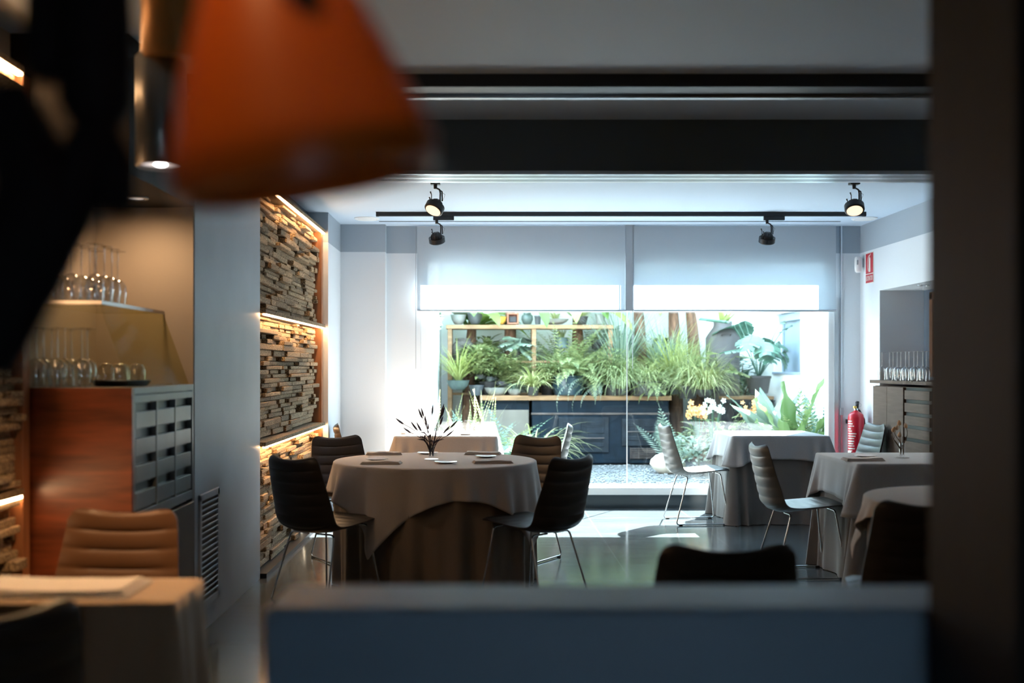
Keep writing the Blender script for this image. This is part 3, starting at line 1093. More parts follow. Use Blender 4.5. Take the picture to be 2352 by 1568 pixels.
for c in range(3):
    for r in range(4):
        z0 = 0.745 + r * rowh
        MB().box(fw - 0.004, XL - 0.004, cols[c] + 0.012, cols[c + 1] - 0.012, z0 + 0.004, z0 + rowh * 0.66).build('drawer', M['drawer_lit_black'], t, bevel=0.002)
d = MB().box(fw, XL + 0.012, cy0 + 0.06, cy1 - 0.03, 0.04, 0.685).build('door', M['satin_black'], t, bevel=0.002)

# glass display: shelf and sloping front pane
t = thing('glass_shelf', 'tinted glass shelf with sloping pane standing on the wooden cabinet', 'glass shelf', (0, 0, ctop))
MB().box(-1.915, -1.59, 4.60, 5.485, 0.345, 0.355).build('shelf_plate', M['shelf_glass'], t)
b = MB()
b.add([(-1.59, 4.60, 0.345), (-1.59, 5.485, 0.345), (-1.465, 5.485, 0.0), (-1.465, 4.60, 0.0), (-1.598, 4.60, 0.345), (-1.598, 5.485, 0.345), (-1.473, 5.485, 0.0), (-1.473, 4.60, 0.0)],
      [(0, 1, 2, 3), (7, 6, 5, 4), (0, 4, 5, 1), (1, 5, 6, 2), (2, 6, 7, 3), (3, 7, 4, 0)])
b.build('front_pane', M['shelf_glass'], t)
b = MB()
b.box(-1.915, -1.59, 4.592, 4.60, 0.342, 0.357)
b.box(-1.59, -1.584, 4.592, 5.485, 0.342, 0.357)
b.build('edge_trim', M['brushed_steel'], t)


# wine glasses, upside down (rim at z = 0)
def wine_glass(label, group, H=0.22, r=0.037):
    t = thing('wine_glass', label, 'wine glass', (0, 0, 0), 0, group)
    s = r / 0.037
    hb = H * 0.49
    MB().lathe([(0.031 * s, 0.0), (0.0345 * s, hb * 0.25), (r, hb * 0.55), (0.034 * s, hb * 0.78), (0.02 * s, hb * 0.94), (0.006, hb)], n=20, cap=False).build('bowl', M['glassware'], t, True)
    MB().lathe([(0.006, hb), (0.004, hb + 0.012), (0.0036, H - 0.012), (0.006, H - 0.004)], n=10).build('stem', M['glassware'], t, True)
    MB().lathe([(0.006, H - 0.005), (0.02, H - 0.0025), (0.034 * s, H - 0.001), (0.034 * s, H)], n=20).build('foot', M['glassware'], t, True)
    return t


zs = ctop + 0.3555
pos = [(-1.65, 4.70), (-1.645, 4.80), (-1.65, 4.91), (-1.74, 4.68), (-1.735, 4.78), (-1.74, 4.89), (-1.82, 4.70), (-1.825, 4.81), (-1.66, 5.02), (-1.75, 5.0)]
wg = None
for i, (x, y) in enumerate(pos):
    lab = 'upside-down wine glass crowded together on the upper tinted glass shelf'
    if wg is None:
        wg = wine_glass(lab, 'wine glasses on the glass shelf', 0.245, 0.040)
        wg.location = (x, y, zs)
    else:
        copy_tree(wg, (x, y, zs))
pos = [(-1.855, 4.60), (-1.77, 4.605), (-1.865, 4.70), (-1.69, 4.66), (-1.78, 4.71), (-1.87, 4.80), (-1.70, 4.75), (-1.79, 4.81)]
w2 = None
for i, (x, y) in enumerate(pos):
    lab = 'upside-down wine glass in the cluster on the cabinet top, beside the tray'
    if w2 is None:
        w2 = wine_glass(lab, 'wine glasses on the cabinet top', 0.245, 0.040)
        w2.location = (x, y, ctop)
    else:
        copy_tree(w2, (x, y, ctop))
t = thing('serving_tray', 'round black serving tray with tumblers on the cabinet top', 'tray', (-1.60, 4.99, ctop))
MB().lathe([(0.10, 0), (0.112, 0.002), (0.128, 0.022), (0.132, 0.024), (0.130, 0.026), (0.112, 0.007), (0.01, 0.006)], n=44).build('dish', M['tray_black'], t, True)
t.location = (-1.622, 4.95, ctop)
tm = None
for i, (x, y) in enumerate(((-1.672, 4.90), (-1.61, 4.89), (-1.63, 4.985), (-1.555, 4.96))):
    lab = 'upturned glass tumbler, %s from the left on the black tray' % ORD[i]
    if tm is None:
        tm = MB().lathe([(0.036, 0.0), (0.038, 0.03), (0.036, 0.065), (0.028, 0.086), (0.012, 0.094), (0.002, 0.095)], n=24, cap=False).build('glass_tumbler', M['glassware'], None, True)
        tag(tm, lab, 'tumbler', 'tumblers on the tray')
    else:
        o = tm.copy()
        COL.objects.link(o)
        o['label'] = lab
    (tm if i == 0 else o).location = (x, y, ctop + 0.0075)

# ------------------------------------------------------------------ right cabinet with glasses
t = thing('sideboard', 'taupe wooden sideboard set into the wall niche by the fire extinguisher', 'sideboard', (0, 0, 0))
ry0, ry1, rt = 8.25, 10.10, 1.222
MB().box(3.50, 3.94, ry0, ry1, 0, rt - 0.05).build('body', M['taupe_wood'], t)
MB().box(3.455, 3.945, ry0, ry1 + 0.02, rt - 0.028, rt).build('top_board', M['taupe_wood'], t, bevel=0.002)
MB().box(3.475, 3.50, 9.36, 9.74, 0.05, rt - 0.055).build('door', M['taupe_wood'], t, bevel=0.002)
MB().box(3.475, 3.50, 9.745, 10.09, 0.05, rt - 0.055).build('door', M['taupe_wood'], t, bevel=0.002)
for k, (z0, z1) in enumerate(((1.07, 1.145), (0.965, 1.04), (0.86, 0.935), (0.755, 0.83), (0.45, 0.725))):
    MB().box(3.475, 3.50, 8.8, 9.33, z0, z1).build('drawer', M['taupe_wood'], t, bevel=0.002)
MB().box(3.495, 3.502, 8.8, 9.34, 0.4, rt - 0.055).build('drawer_gap', M['black_metal'], t)
wr = None
for i in range(11):
    y = 10.03 - i * 0.094
    x = 3.535 if i % 2 == 0 else 3.60
    lab = '%s upside-down wine glass along the sideboard, counting from the window' % ORD[i]
    if wr is None:
        wr = wine_glass(lab, 'wine glasses on the sideboard', 0.245, 0.036)
        wr.location = (x, y, rt)
    else:
        copy_tree(wr, (x, y, rt), None, lab)
t = thing('door_frame', 'dark brown wooden frame in the niche behind the sideboard', 'frame', (3.95, 9.5, 1.25))
b = MB()
b.box(-0.03, 0, 0.36, 0.43, 0, 0.75); b.box(-0.03, 0, -0.8, 0.43, 0.68, 0.75)
b.build('surround', M['frame_wood'], t, bevel=0.003)
MB().box(-0.012, 0, -0.8, 0.36, 0, 0.68).build('panel', M['dark_wood'], t)
t = thing('recessed_downlight', 'small recessed downlight in the niche above the sideboard', 'downlight', (3.68, 9.45, 2.03))
MB().lathe([(0.05, 0), (0.05, -0.006), (0.036, -0.008), (0.034, -0.002)], n=24).build('ring', M['aluminium'], t, True)
MB().lathe([(0.03, -0.001), (0.03, -0.004)], n=20).build('bulb', M['lens_white'], t)

# ------------------------------------------------------------------ track lighting
t = thing('light_track', 'long black lighting track across the white ceiling', 'light track', (0, 9.70, CEIL))
MB().box(X(867, 9.7), X(1985, 9.7), -0.018, 0.018, -0.036, 0).build('rail', M['black_metal'], t, bevel=0.002)
for px in (867, 1985):
    MB().box(X(px, 9.7) - 0.012, X(px, 9.7) + 0.012, -0.02, 0.02, -0.038, 0).build('end_cap', M['black_metal'], t)


def spotlight(label, x, y, z, aimdir, lit, adapter=True):
    t = thing('track_spotlight', label, 'spotlight', (x, y, z), 0, 'black ceiling spotlights')
    if adapter:
        MB().box(-0.03, 0.15, -0.016, 0.016, -0.035, 0).build('adapter', M['black_metal'], t, bevel=0.003)
    else:
        MB().box(-0.035, 0.035, -0.03, 0.03, -0.02, 0).build('adapter', M['black_metal'], t, bevel=0.003)
    top = -0.035 if adapter else -0.02
    b = MB()
    b.lathe([(0.012, top - 0.03), (0.014, top)], n=12)
    b.tube([(0, 0, top - 0.02), (0.03, 0, top - 0.035), (0.036, 0, top - 0.06), (0.034, -0.008, top - 0.13)], 0.006, 8)
    b.tube([(0.012, 0, top - 0.025), (0.048, 0, top - 0.05), (0.050, 0.0, top - 0.12)], 0.005, 8)
    b.build('arm', M['black_metal'], t, True)
    c = Vector((0, 0, top - 0.155))
    d = Vector(aimdir).normalized()
    b = MB().disc([(0.064, 0.0), (0.070, 0.006), (0.070, -0.036), (0.062, -0.042)], c, -d, 28)
    b.build('head', M['black_metal'], t, True)
    b = MB().disc([(0.046, 0.0), (0.043, 0.028), (0.028, 0.046), (0.008, 0.052)], c, -d, 20)
    q = Vector((0, 0, 1)).rotation_difference(-d)
    for k in range(14):
        a = 2 * PI * k / 14
        b.tube([c + q @ Vector((0.047 * math.cos(a), 0.047 * math.sin(a), 0)), c + q @ Vector((0.044 * math.cos(a), 0.044 * math.sin(a), 0.03)), c + q @ Vector((0.02 * math.cos(a), 0.02 * math.sin(a), 0.052))], 0.003, 5)
    b.build('heat_sink', M['black_metal'], t, True)
    b = MB()
    for a in (2.4, 4.0):
        p = c + q @ Vector((0.05 * math.cos(a), 0.05 * math.sin(a), 0.0))
        b.tube([p, p + Vector((0, 0, 0.05)), p + Vector((-0.008, 0, 0.072))], [0.003, 0.003, 0.006], 6)
    b.build('clip', M['black_metal'], t, True)
    MB().disc([(0.056, 0.0), (0.056, 0.003)], c + d * 0.0425, d, 24).build('lens', M['lens_warm' if lit else 'lens_off'], t)
    MB().tube([(0.0, 0, top - 0.02), (0.07, 0.01, top - 0.07), (0.055, 0.02, top - 0.11), (-0.03, 0.01, top - 0.11), (-0.05, 0, top - 0.13)], 0.0013, 5).build('wire', M['black_metal'], t)
    if lit:
        p = Vector((x, y, z)) + c + d * 0.055
        spot(p, p + d, lit, 1.1, (1, 0.68, 0.42), 0.8)
    return t


ts = CEIL - 0.036
spotlight('unlit black spotlight on the track above the pillar side', X(1003, 9.7), 9.7, ts, (0.1, 0.5, -1), 0)
spotlight('unlit black spotlight on the track above the chair by the window', X(1762, 9.7), 9.7, ts, (0.0, 0.5, -1), 0)
spotlight('lit black ceiling spotlight close to the orange lamp shade', X(1000, 8.12), 8.12, CEIL, (-0.45, -0.55, -1), 5, False)
spotlight('lit black ceiling spotlight above the dried-flower table', X(1962, 8.12), 8.12, CEIL, (-0.1, -0.62, -1), 11, False)

# ------------------------------------------------------------------ foreground lamps
t = thing('cylinder_spotlight', 'brushed cylindrical hanging downlight with glowing lens, above the wooden cabinet', 'downlight', (X(369, 3.5), 3.5, Z(384, 3.5)))
lr = 0.075
MB().lathe([(lr - 0.004, 0.0), (lr, 0.004), (lr, 0.34), (lr - 0.01, 0.35), (0.012, 0.352)], n=40, cap=False).build('body', M['brushed_steel'], t, True)
MB().lathe([(lr - 0.006, 0.012), (0.03, 0.014), (0.001, 0.014)], n=32, cap=False).build('reflector', M['lens_white'], t)
MB().lathe([(0.016, 0.0125), (0.02, 0.008), (0.012, 0.004), (0.001, 0.003)], n=20, cap=False).build('bulb', M['bulb_white'], t, True)
MB().lathe([(0.012, 0.325), (0.105, 0.327), (0.108, 0.332), (0.108, CEIL - Z(384, 3.5))], (0.05, 0.0, 0), n=40).build('housing', M['bronze'], t, True)
spot((X(369, 3.5), 3.5, Z(384, 3.5) - 0.01), (X(369, 3.5) - 0.1, 3.45, 0), 30, 2.1, (1, 0.60, 0.28), 0.7, 0.05)

LY = 0.95
t = thing('orange_pendant_lamp', 'large blurred orange metal pendant lamp close to the camera', 'pendant lamp', (X(712, LY), LY, Z(428, LY)))
t.rotation_euler = (0.06, -math.radians(10), 0)
prof = [(0.104, 0.0), (0.109, 0.002), (0.112, 0.026), (0.111, 0.031), (0.104, 0.050), (0.094, 0.080), (0.083, 0.112), (0.071, 0.142), (0.058, 0.172), (0.047, 0.198), (0.034, 0.22), (0.015, 0.228)]
MB().lathe(prof, n=64, cap=False).build('lamp_shade', M['orange_enamel'], t, True, solid=0.003)
MB().disc([(0.013, -0.006), (0.015, 0.002), (0.012, 0.010), (0.004, 0.013)], (0.028, -0.064, 0.140), (0.3, -0.9, 0.35), 20).build('knob', M['black_metal'], t, True)
MB().tube([(0, 0, 0.22), (0.0, 0, 0.30), (-0.05, 0, CEIL - Z(428, LY))], 0.006, 10).build('cord', M['black_metal'], t)
MB().lathe([(0.02, 0.21), (0.022, 0.18), (0.02, 0.14), (0.028, 0.10), (0.001, 0.09)], n=16, cap=False).build('bulb_holder', M['black_metal'], t, True)

t = thing('black_arm_lamp', 'blurred black articulated lamp hanging at the left edge near the camera', 'lamp', (X(150, 1.15), 1.15, Z(300, 1.15)))
def L_(px, py, y=1.15): return (X(px, y) - X(150, 1.15), y - 1.15, Z(py, y) - Z(300, 1.15))
MB().tube([L_(225, -300), L_(225, 60), L_(222, 240), L_(220, 285)], [0.026, 0.036, 0.038, 0.026], 20).build('head', M['matte_black'], t, True)
MB().tube([L_(105, -300), L_(106, 80), L_(110, 165), L_(112, 190)], [0.020, 0.022, 0.022, 0.010], 16).build('counterweight', M['matte_black'], t, True)
MB().tube([L_(240, 270), L_(222, 310), L_(150, 480), L_(70, 640), L_(-40, 830)], [0.016, 0.026, 0.032, 0.032, 0.032], 14).build('arm', M['matte_black'], t, True)
MB().tube([L_(10, 210), L_(50, 330), L_(95, 430), L_(50, 560), L_(-30, 700)], [0.024, 0.034, 0.046, 0.040, 0.034], 14).build('shade', M['matte_black'], t, True)
MB().tube([L_(240, 300), L_(262, 380), L_(262, 470), L_(258, 490)], [0.014, 0.022, 0.022, 0.012], 14).build('joint', M['matte_black'], t, True)
MB().tube([L_(225, -300), L_(225, -900)], 0.006, 8).build('cord', M['matte_black'], t)

# unseen downlights added to warm the niche wall and the orange lamp
def downlight(x, y, label, power, tx=None, ty=None, size=1.5, col=(1, 0.60, 0.28), z=CEIL, tz=0.0):
    t = thing('recessed_downlight', label, 'downlight', (x, y, z), 0, 'added ceiling downlights')
    MB().lathe([(0.055, 0), (0.055, -0.006), (0.04, -0.008), (0.038, -0.002)], n=24).build('ring', M['aluminium'], t, True)
    MB().lathe([(0.034, -0.001), (0.034, -0.004)], n=20).build('bulb', M['lens_white'], t)
    spot((x, y, z - 0.02), (tx if tx is not None else x, ty if ty is not None else y, tz), power, size, col, 0.9, 0.04)


downlight(-1.62, 5.16, 'added unseen downlight in the dark soffit over the glass shelf', 4.5, -1.62, 5.45, 2.95, (1, 0.66, 0.38), 2.12)
downlight(-0.55, 0.62, 'added unseen downlight in the ceiling over the orange pendant lamp', 11, -0.185, 0.93, 0.30, (1, 0.60, 0.26), CEIL, 1.64)
# ------------------------------------------------------------------ courtyard garden
GZ = 0.13
YB = 15.0
struct('floor_courtyard', MB().box(-0.9, 4.0, 10.84, 15.2, -0.1, GZ - 0.02), M['gravel'])
struct('wall_courtyard_back', MB().box(-0.9, 6.5, YB, YB + 0.2, GZ - 0.05, 3.5), M['courtyard_white'])
struct('wall_courtyard_left', MB().box(-0.9, -0.62, 10.84, YB, GZ - 0.05, 2.6), M['courtyard_white'])
b = MB()
b.box(3.62, 3.95, 10.84, 12.95, GZ - 0.05, 2.15); b.box(3.62, 3.95, 14.15, YB, GZ - 0.05, 2.15)
b.box(3.62, 3.95, 12.95, 14.15, GZ - 0.05, 1.26); b.box(3.62, 3.95, 12.95, 14.15, 2.0, 2.15)
struct('wall_courtyard_right', b, M['courtyard_white'])
w = bpy.data.objects.new('window_2', None)
COL.objects.link(w)
w['kind'] = 'structure'
b = MB()
b.box(3.72, 3.78, 12.96, 13.02, 1.27, 1.99); b.box(3.72, 3.78, 14.08, 14.14, 1.27, 1.99)
b.box(3.68, 3.78, 12.96, 14.14, 1.90, 1.99); b.box(3.60, 3.78, 12.93, 14.17, 1.245, 1.275)
b.build('window_frame', M['shutter_grey'], w, bevel=0.004)
MB().box(3.74, 3.76, 13.02, 14.08, 1.27, 1.9).build('window_pane', M['shutter_grey'], w)
MB().box(3.71, 3.74, 13.16, 13.2, 1.27, 1.9).build('mullion', M['black_metal'], w)
# gravel pebbles: nobody could count them
random.seed(5)
b = MB()
for k in range(3800):
    x, y = random.uniform(-0.55, 3.55), 10.9 + 3.05 * random.random() ** 1.2
    r = random.uniform(0.010, 0.022)
    m_ = Matrix.Rotation(random.random() * 6, 3, 'Z') @ Matrix.Rotation(random.uniform(-.5, .5), 3, 'X')
    vs = [m_ @ Vector(v) for v in ((r, 0, 0), (-r, 0, 0), (0, r * .75, 0), (0, -r * .75, 0), (0, 0, r * .6), (0, 0, -r * .6))]
    b.add([v + Vector((x, y, GZ - 0.018 + r * 0.3)) for v in vs], [(0, 2, 4), (2, 1, 4), (1, 3, 4), (3, 0, 4), (2, 0, 5), (1, 2, 5), (3, 1, 5), (0, 3, 5)])
tag(b.build('gravel', M['pebble'], None, True), 'grey gravel covering the courtyard ground outside the window', 'gravel', kind='stuff')


# ---- plant generators (into an MB, base given)
def blade(b, base, az, L, W, e0, e1, seg=6, fold=0.25, taper=1.0):
    p = Vector(base)
    h = Vector((math.cos(az), math.sin(az), 0))
    side = Vector((-math.sin(az), math.cos(az), 0))
    rows = []
    for i in range(seg + 1):
        u = i / seg
        e = e0 + (e1 - e0) * u ** 1.15
        d = h * math.cos(e) + Vector((0, 0, math.sin(e)))
        n = Vector((0, 0, math.cos(e))) - h * math.sin(e)
        w = W * (1 - u ** (1.5 * taper)) * (0.55 + 0.45 * min(1, u * 4)) * 0.5 + 0.0006
        rows.append([p + side * w + n * w * fold, p.copy(), p - side * w + n * w * fold])
        p = p + d * (L / seg)
    b.rings(rows, False, False)


def tuft(b, n, L, W, e0=(0.7, 1.5), e1=(-0.9, 0.5), base=(0, 0, 0), spread=0.03, rnd=random, seg=6):
    for k in range(n):
        a = rnd.uniform(0, 2 * PI)
        s = spread * rnd.random()
        blade(b, (base[0] + s * math.cos(a), base[1] + s * math.sin(a), base[2]), a + rnd.uniform(-.4, .4), L * rnd.uniform(0.6, 1.1), W * rnd.uniform(.7, 1.2), rnd.uniform(*e0), rnd.uniform(*e1), seg)


def frond(b, base, az, L, e0, e1, lw, n=16, lf=0.02, ang=1.1):
    p = Vector(base)
    h = Vector((math.cos(az), math.sin(az), 0))
    side = Vector((-math.sin(az), math.cos(az), 0))
    prev = []
    for i in range(n + 1):
        u = i / n
        e = e0 + (e1 - e0) * u
        d = h * math.cos(e) + Vector((0, 0, math.sin(e)))
        nn = Vector((0, 0, math.cos(e))) - h * math.sin(e)
        ll = lw * math.sin(PI * min(1, 0.12 + u * 0.9)) ** 0.7
        for s in (-1, 1):
            o = (side * s * math.sin(ang) + d * math.cos(ang) - nn * 0.15)
            t = p + o * ll
            b.add([p - d * lf * .5, p + o * ll * .5 + d * lf * .55, t, p + o * ll * .5 - d * lf * .55], [(0, 1, 2, 3)])
        b.add([p - side * .0018, p + side * .0018, p + d * L / n + side * .0018, p + d * L / n - side * .0018], [(0, 1, 2, 3)])
        p = p + d * (L / n)


def fern(b, n, L, lw, e0=(0.6, 1.4), e1=(-1.0, 0.2), base=(0, 0, 0), rnd=random, nl=16, lf=0.02):
    for k in range(n):
        frond(b, base, rnd.uniform(0, 2 * PI), L * rnd.uniform(.65, 1.1), rnd.uniform(*e0), rnd.uniform(*e1), lw * rnd.uniform(.8, 1.1), nl, lf)


def broad(b, base, az, L, W, e0, e1, seg=9, wave=0.0, fold=0.22, tip=1.6, nu=4):
    p = Vector(base)
    h = Vector((math.cos(az), math.sin(az), 0))
    side = Vector((-math.sin(az), math.cos(az), 0))
    rows = []
    for i in range(seg + 1):
        u = i / seg
        e = e0 + (e1 - e0) * u
        d = h * math.cos(e) + Vector((0, 0, math.sin(e)))
        n = Vector((0, 0, math.cos(e))) - h * math.sin(e)
        w = W * 0.5 * (math.sin(PI * (0.04 + 0.96 * u) ** (1 / tip)) ** 0.75 if u < 1 else 0.01)
        w = max(w, 0.002)
        row = []
        for k in range(-nu, nu + 1):
            s = k / nu
            row.append(p + side * w * s + n * (abs(s) * w * fold + wave * math.sin(u * 22 + s * 2) * abs(s) ** 2))
        rows.append(row)
        p = p + d * (L / seg)
    b.rings(rows, False, False)


def stalk(b, a, c, r=0.005, sag=0.05):
    a, c = Vector(a), Vector(c)
    b.tube([a, a.lerp(c, .35) + Vector((0, 0, sag)), a.lerp(c, .7) + Vector((0, 0, sag)), c], [r * 1.3, r, r, r * .7], 6)


def monstera_leaf(b, tip_base, az, L, e):
    """split leaf: fingers either side of a midrib"""
    h = Vector((math.cos(az), math.sin(az), 0))
    side = Vector((-math.sin(az), math.cos(az), 0))
    d = h * math.cos(e) + Vector((0, 0, math.sin(e)))
    nn = Vector((0, 0, math.cos(e))) - h * math.sin(e)
    p0 = Vector(tip_base)
    N_ = 6
    for s in (-1, 1):
        for k in range(N_):
            u0, u1 = k / N_, (k + 0.80) / N_
            w = L * 0.52 * math.sin(PI * (0.16 + 0.78 * (k + .4) / N_)) ** 0.8
            a, c = p0 + d * L * (u0 * 0.85 - 0.05), p0 + d * L * (u1 * 0.85 + (0.12 if k == N_ - 1 else 0))
            mid0 = a + side * s * w * .55 + d * L * .05 - nn * L * .02
            mid1 = c + side * s * w * .55 + d * L * .05 - nn * L * .02
            e0_ = a + side * s * w + d * L * .13 - nn * L * .08
            e1_ = c + side * s * w * .96 + d * L * .10 - nn * L * .08
            b.add([a, c, mid1, mid0, e1_, e0_], [(0, 1, 2, 3), (3, 2, 4, 5)])
    b.add([p0 - side * L * .03 - d * L * .05, p0 + side * L * .03 - d * L * .05, p0 + d * L, p0 + d * L * 0.5 + nn * 0.004], [(0, 1, 2)])


def bushy(b, n, rx, ry, rz, L, W, base=(0, 0, 0), rnd=random):
    for k in range(n):
        a, c = rnd.uniform(0, 2 * PI), rnd.uniform(-0.5, 1)
        r = rnd.random() ** 0.4
        q = math.sqrt(max(0, 1 - c * c))
        p = Vector((base[0] + rx * r * q * math.cos(a), base[1] + ry * r * q * math.sin(a), base[2] + rz * (0.5 + 0.5 * c * r)))
        broad(b, p, a + rnd.uniform(-.8, .8), L * rnd.uniform(.6, 1.2), W * rnd.uniform(.7, 1.2), rnd.uniform(-.2, 1), rnd.uniform(-.9, .3), 3, nu=1)


def flower(b, p, r, rnd, n=5):
    a0 = rnd.random() * 6
    up = Vector((rnd.uniform(-.5, .5), -1, rnd.uniform(0, .7))).normalized()
    q = Vector((0, 0, 1)).rotation_difference(up)
    for k in range(n):
        a = a0 + 2 * PI * k / n
        f = lambda rr, da, z: Vector(p) + q @ Vector((rr * math.cos(a + da), rr * math.sin(a + da), z))
        b.add([Vector(p), f(r * .7, -.5, r * .1), f(r, 0, r * .22), f(r * .7, .5, r * .1)], [(0, 1, 2, 3)])


def inside(b, loc):
    """leaves press against the courtyard walls instead of passing through"""
    x, y, z = loc
    b.v = [(min(max(v[0], -0.605 - x), 3.605 - x), min(v[1], 14.985 - y), max(v[2], GZ - z)) for v in b.v]


POTS = {
    'bowl': [(0.40, 0), (0.55, 0.05), (0.85, 0.45), (1.0, 0.92), (1.04, 1.0), (0.95, 1.0), (0.88, 0.9), (0.01, 0.86)],
    'jar': [(0.55, 0), (0.7, 0.05), (1.0, 0.42), (0.95, 0.7), (0.62, 0.88), (0.66, 1.0), (0.55, 1.0), (0.5, 0.9), (0.01, 0.88)],
    'pot': [(0.70, 0), (0.74, 0.03), (0.94, 0.85), (1.0, 0.87), (1.0, 1.0), (0.9, 1.0), (0.86, 0.9), (0.01, 0.88)],
    'can': [(0.95, 0), (1.0, 0.02), (1.0, 0.96), (1.03, 1.0), (0.95, 1.0), (0.93, 0.9), (0.01, 0.88)],
    'tub': [(0.80, 0), (0.9, 0.04), (1.02, 0.5), (0.97, 0.88), (1.04, 0.93), (1.04, 1.0), (0.94, 1.0), (0.9, 0.9), (0.01, 0.88)],
}


def pot(parent, kind, r, h, m, name='pot'):
    return MB().lathe([(a * r, c * h) for a, c in POTS[kind]], n=28).build(name, M[m], parent, True)


def potted(name, label, cat, px, py, Y, kind, wpx, hpx, m, plant=None, leaf='leaf_green', seed=0):
    """a pot whose base centre is seen at (px, py) at distance Y"""
    k = Y / FPX
    t = thing(name, label, cat, (X(px, Y), Y, Z(py, Y)))
    r, h = wpx * k / 2, hpx * k
    pot(t, kind, r, h, m, 'pot' if plant else 'body')
    if plant:
        b = MB()
        rnd = random.Random(seed)
        plant(b, h * 0.86, rnd)
        inside(b, t.location)
        b.build('foliage', M[leaf], t)
    return t


# ---- furniture of the courtyard
t = thing('iron_stove', 'large dark blue iron stove under the plants in the courtyard', 'stove', (0, 14.0, GZ))
sx0, sx1 = X(1222, 14), X(1536, 14)
MB().box(sx0, sx1, 0, 0.62, 0, 0.79).build('body', M['stove_blue'], t, bevel=0.012)
MB().box(sx0 - 0.01, sx1 + 0.01, -0.015, 0.62, 0.61, 0.635).build('rim', M['rusty_steel'], t, bevel=0.004)
for a, c, z0, z1, nm in ((1282, 1398, .14, .58, 'oven_door'), (1428, 1520, .22, .56, 'oven_door')):
    d = MB().box(X(a, 14), X(c, 14), -0.022, 0, z0, z1).build(nm, M['stove_panel'], t, bevel=0.006)
    b = MB()
    xa, xc = X(a, 14) + .06, X(c, 14) - .06
    b.box(xa, xc, -0.030, -0.02, z0 + .07, z0 + .12)
    b.box(xa, (xa + xc) / 2 - .03, -0.030, -0.02, z0 + .24, z1 - .05); b.box((xa + xc) / 2 + .03, xc, -0.030, -0.02, z0 + .24, z1 - .05)
    b.build('raised_panel', M['stove_panel'], d, bevel=0.004)
    b = MB()
    zz = z0 + .18
    b.tube([(xa, -0.055, zz), (xc, -0.055, zz)], 0.008, 8)
    for xx in (xa + .02, xc - .02): b.tube([(xx, -0.02, zz), (xx, -0.058, zz)], 0.006, 6)
    b.build('handle', M['rusty_steel'], d, True)
d = MB().box(X(1446, 14), X(1508, 14), -0.012, 0, .06, .20).build('grille', M['stove_panel'], t)
b = MB()
for k in range(6): b.box(X(1447, 14), X(1507, 14), -0.022, -0.012, .067 + k * .023, .078 + k * .023)
for xx in (1447, 1466, 1485, 1505): b.box(X(xx, 14), X(xx, 14) + .008, -0.024, -0.012, .06, .20)
b.build('grille_bars', M['rusty_steel'], d)
o = MB().box(X(1112, 14) - .02, X(1215, 14), 14.03, 14.6, GZ, 0.80).build('concrete_block', M['concrete'], None, bevel=0.01)
tag(o, 'pale beige masonry block beside the blue stove', 'block')
o = MB().box(X(1108, 14) - .03, X(1542, 14), 13.97, 14.62, 0.92, 0.98).build('wooden_plank', M['garden_wood'], None, bevel=0.005)
tag(o, 'long wooden plank laid across the blue stove', 'plank')
o = MB().box(X(1108, 14) - .02, X(1215, 14), 14.05, 14.6, 0.80, 0.92).build('steel_beam', M['stove_blue'], None)
tag(o, 'dark blue spacer beam over the beige masonry block', 'beam')

t = thing('garden_bench', 'low wooden bench with black lattice front beside the churn', 'bench', (0, 14.05, GZ))
MB().box(X(1655, 14), X(1778, 14), -.05, .5, 0.80, 0.84).build('board', M['garden_wood'], t, bevel=0.004)
b = MB()
for k in range(6):
    xx = X(1660, 14) + k * .11
    b.obox((xx + .05, 0, .62), .012, .02, .36, Matrix.Rotation(.35, 3, 'Y')); b.obox((xx + .05, .0, .62), .012, .02, .36, Matrix.Rotation(-.35, 3, 'Y'))
b.box(X(1655, 14), X(1778, 14), -.02, .02, 0.76, 0.80); b.box(X(1655, 14), X(1778, 14), -.02, .02, 0.44, 0.48)
b.build('lattice', M['black_metal'], t)
for px in (1660, 1770): MB().box(X(px, 14), X(px, 14) + .04, 0, .45, 0, .8).build('leg', M['black_metal'], t)

t = thing('plant_shelf', 'wooden frame shelf full of pots against the courtyard wall', 'shelf', (0, 14.35, GZ))
fx0, fx1 = X(1028, 14.35), X(1408, 14.35)
zt = Z(746, 14.35) - GZ
for xx in (fx0, (fx0 + fx1) / 2 + .02, fx1 - .06):
    for yy in (0, 0.36): MB().box(xx, xx + .055, yy, yy + .045, 0 if yy or xx < fx0 + .1 or xx > fx1 - .1 else .85, zt - .05).build('post', M['garden_wood'], t, bevel=0.003)
MB().box(fx0 - .02, fx1 + .02, -.02, .42, zt - .05, zt).build('top_board', M['garden_wood'], t, bevel=0.004)
zm = Z(828, 14.35) - GZ
MB().box(fx0, fx1, 0.02, .40, zm - .03, zm).build('shelf_board', M['garden_wood'], t, bevel=0.004)
zl = 0.87
MB().box(fx0, fx1, .26, .42, zl - .03, zl).build('shelf_board', M['garden_wood'], t, bevel=0.004)

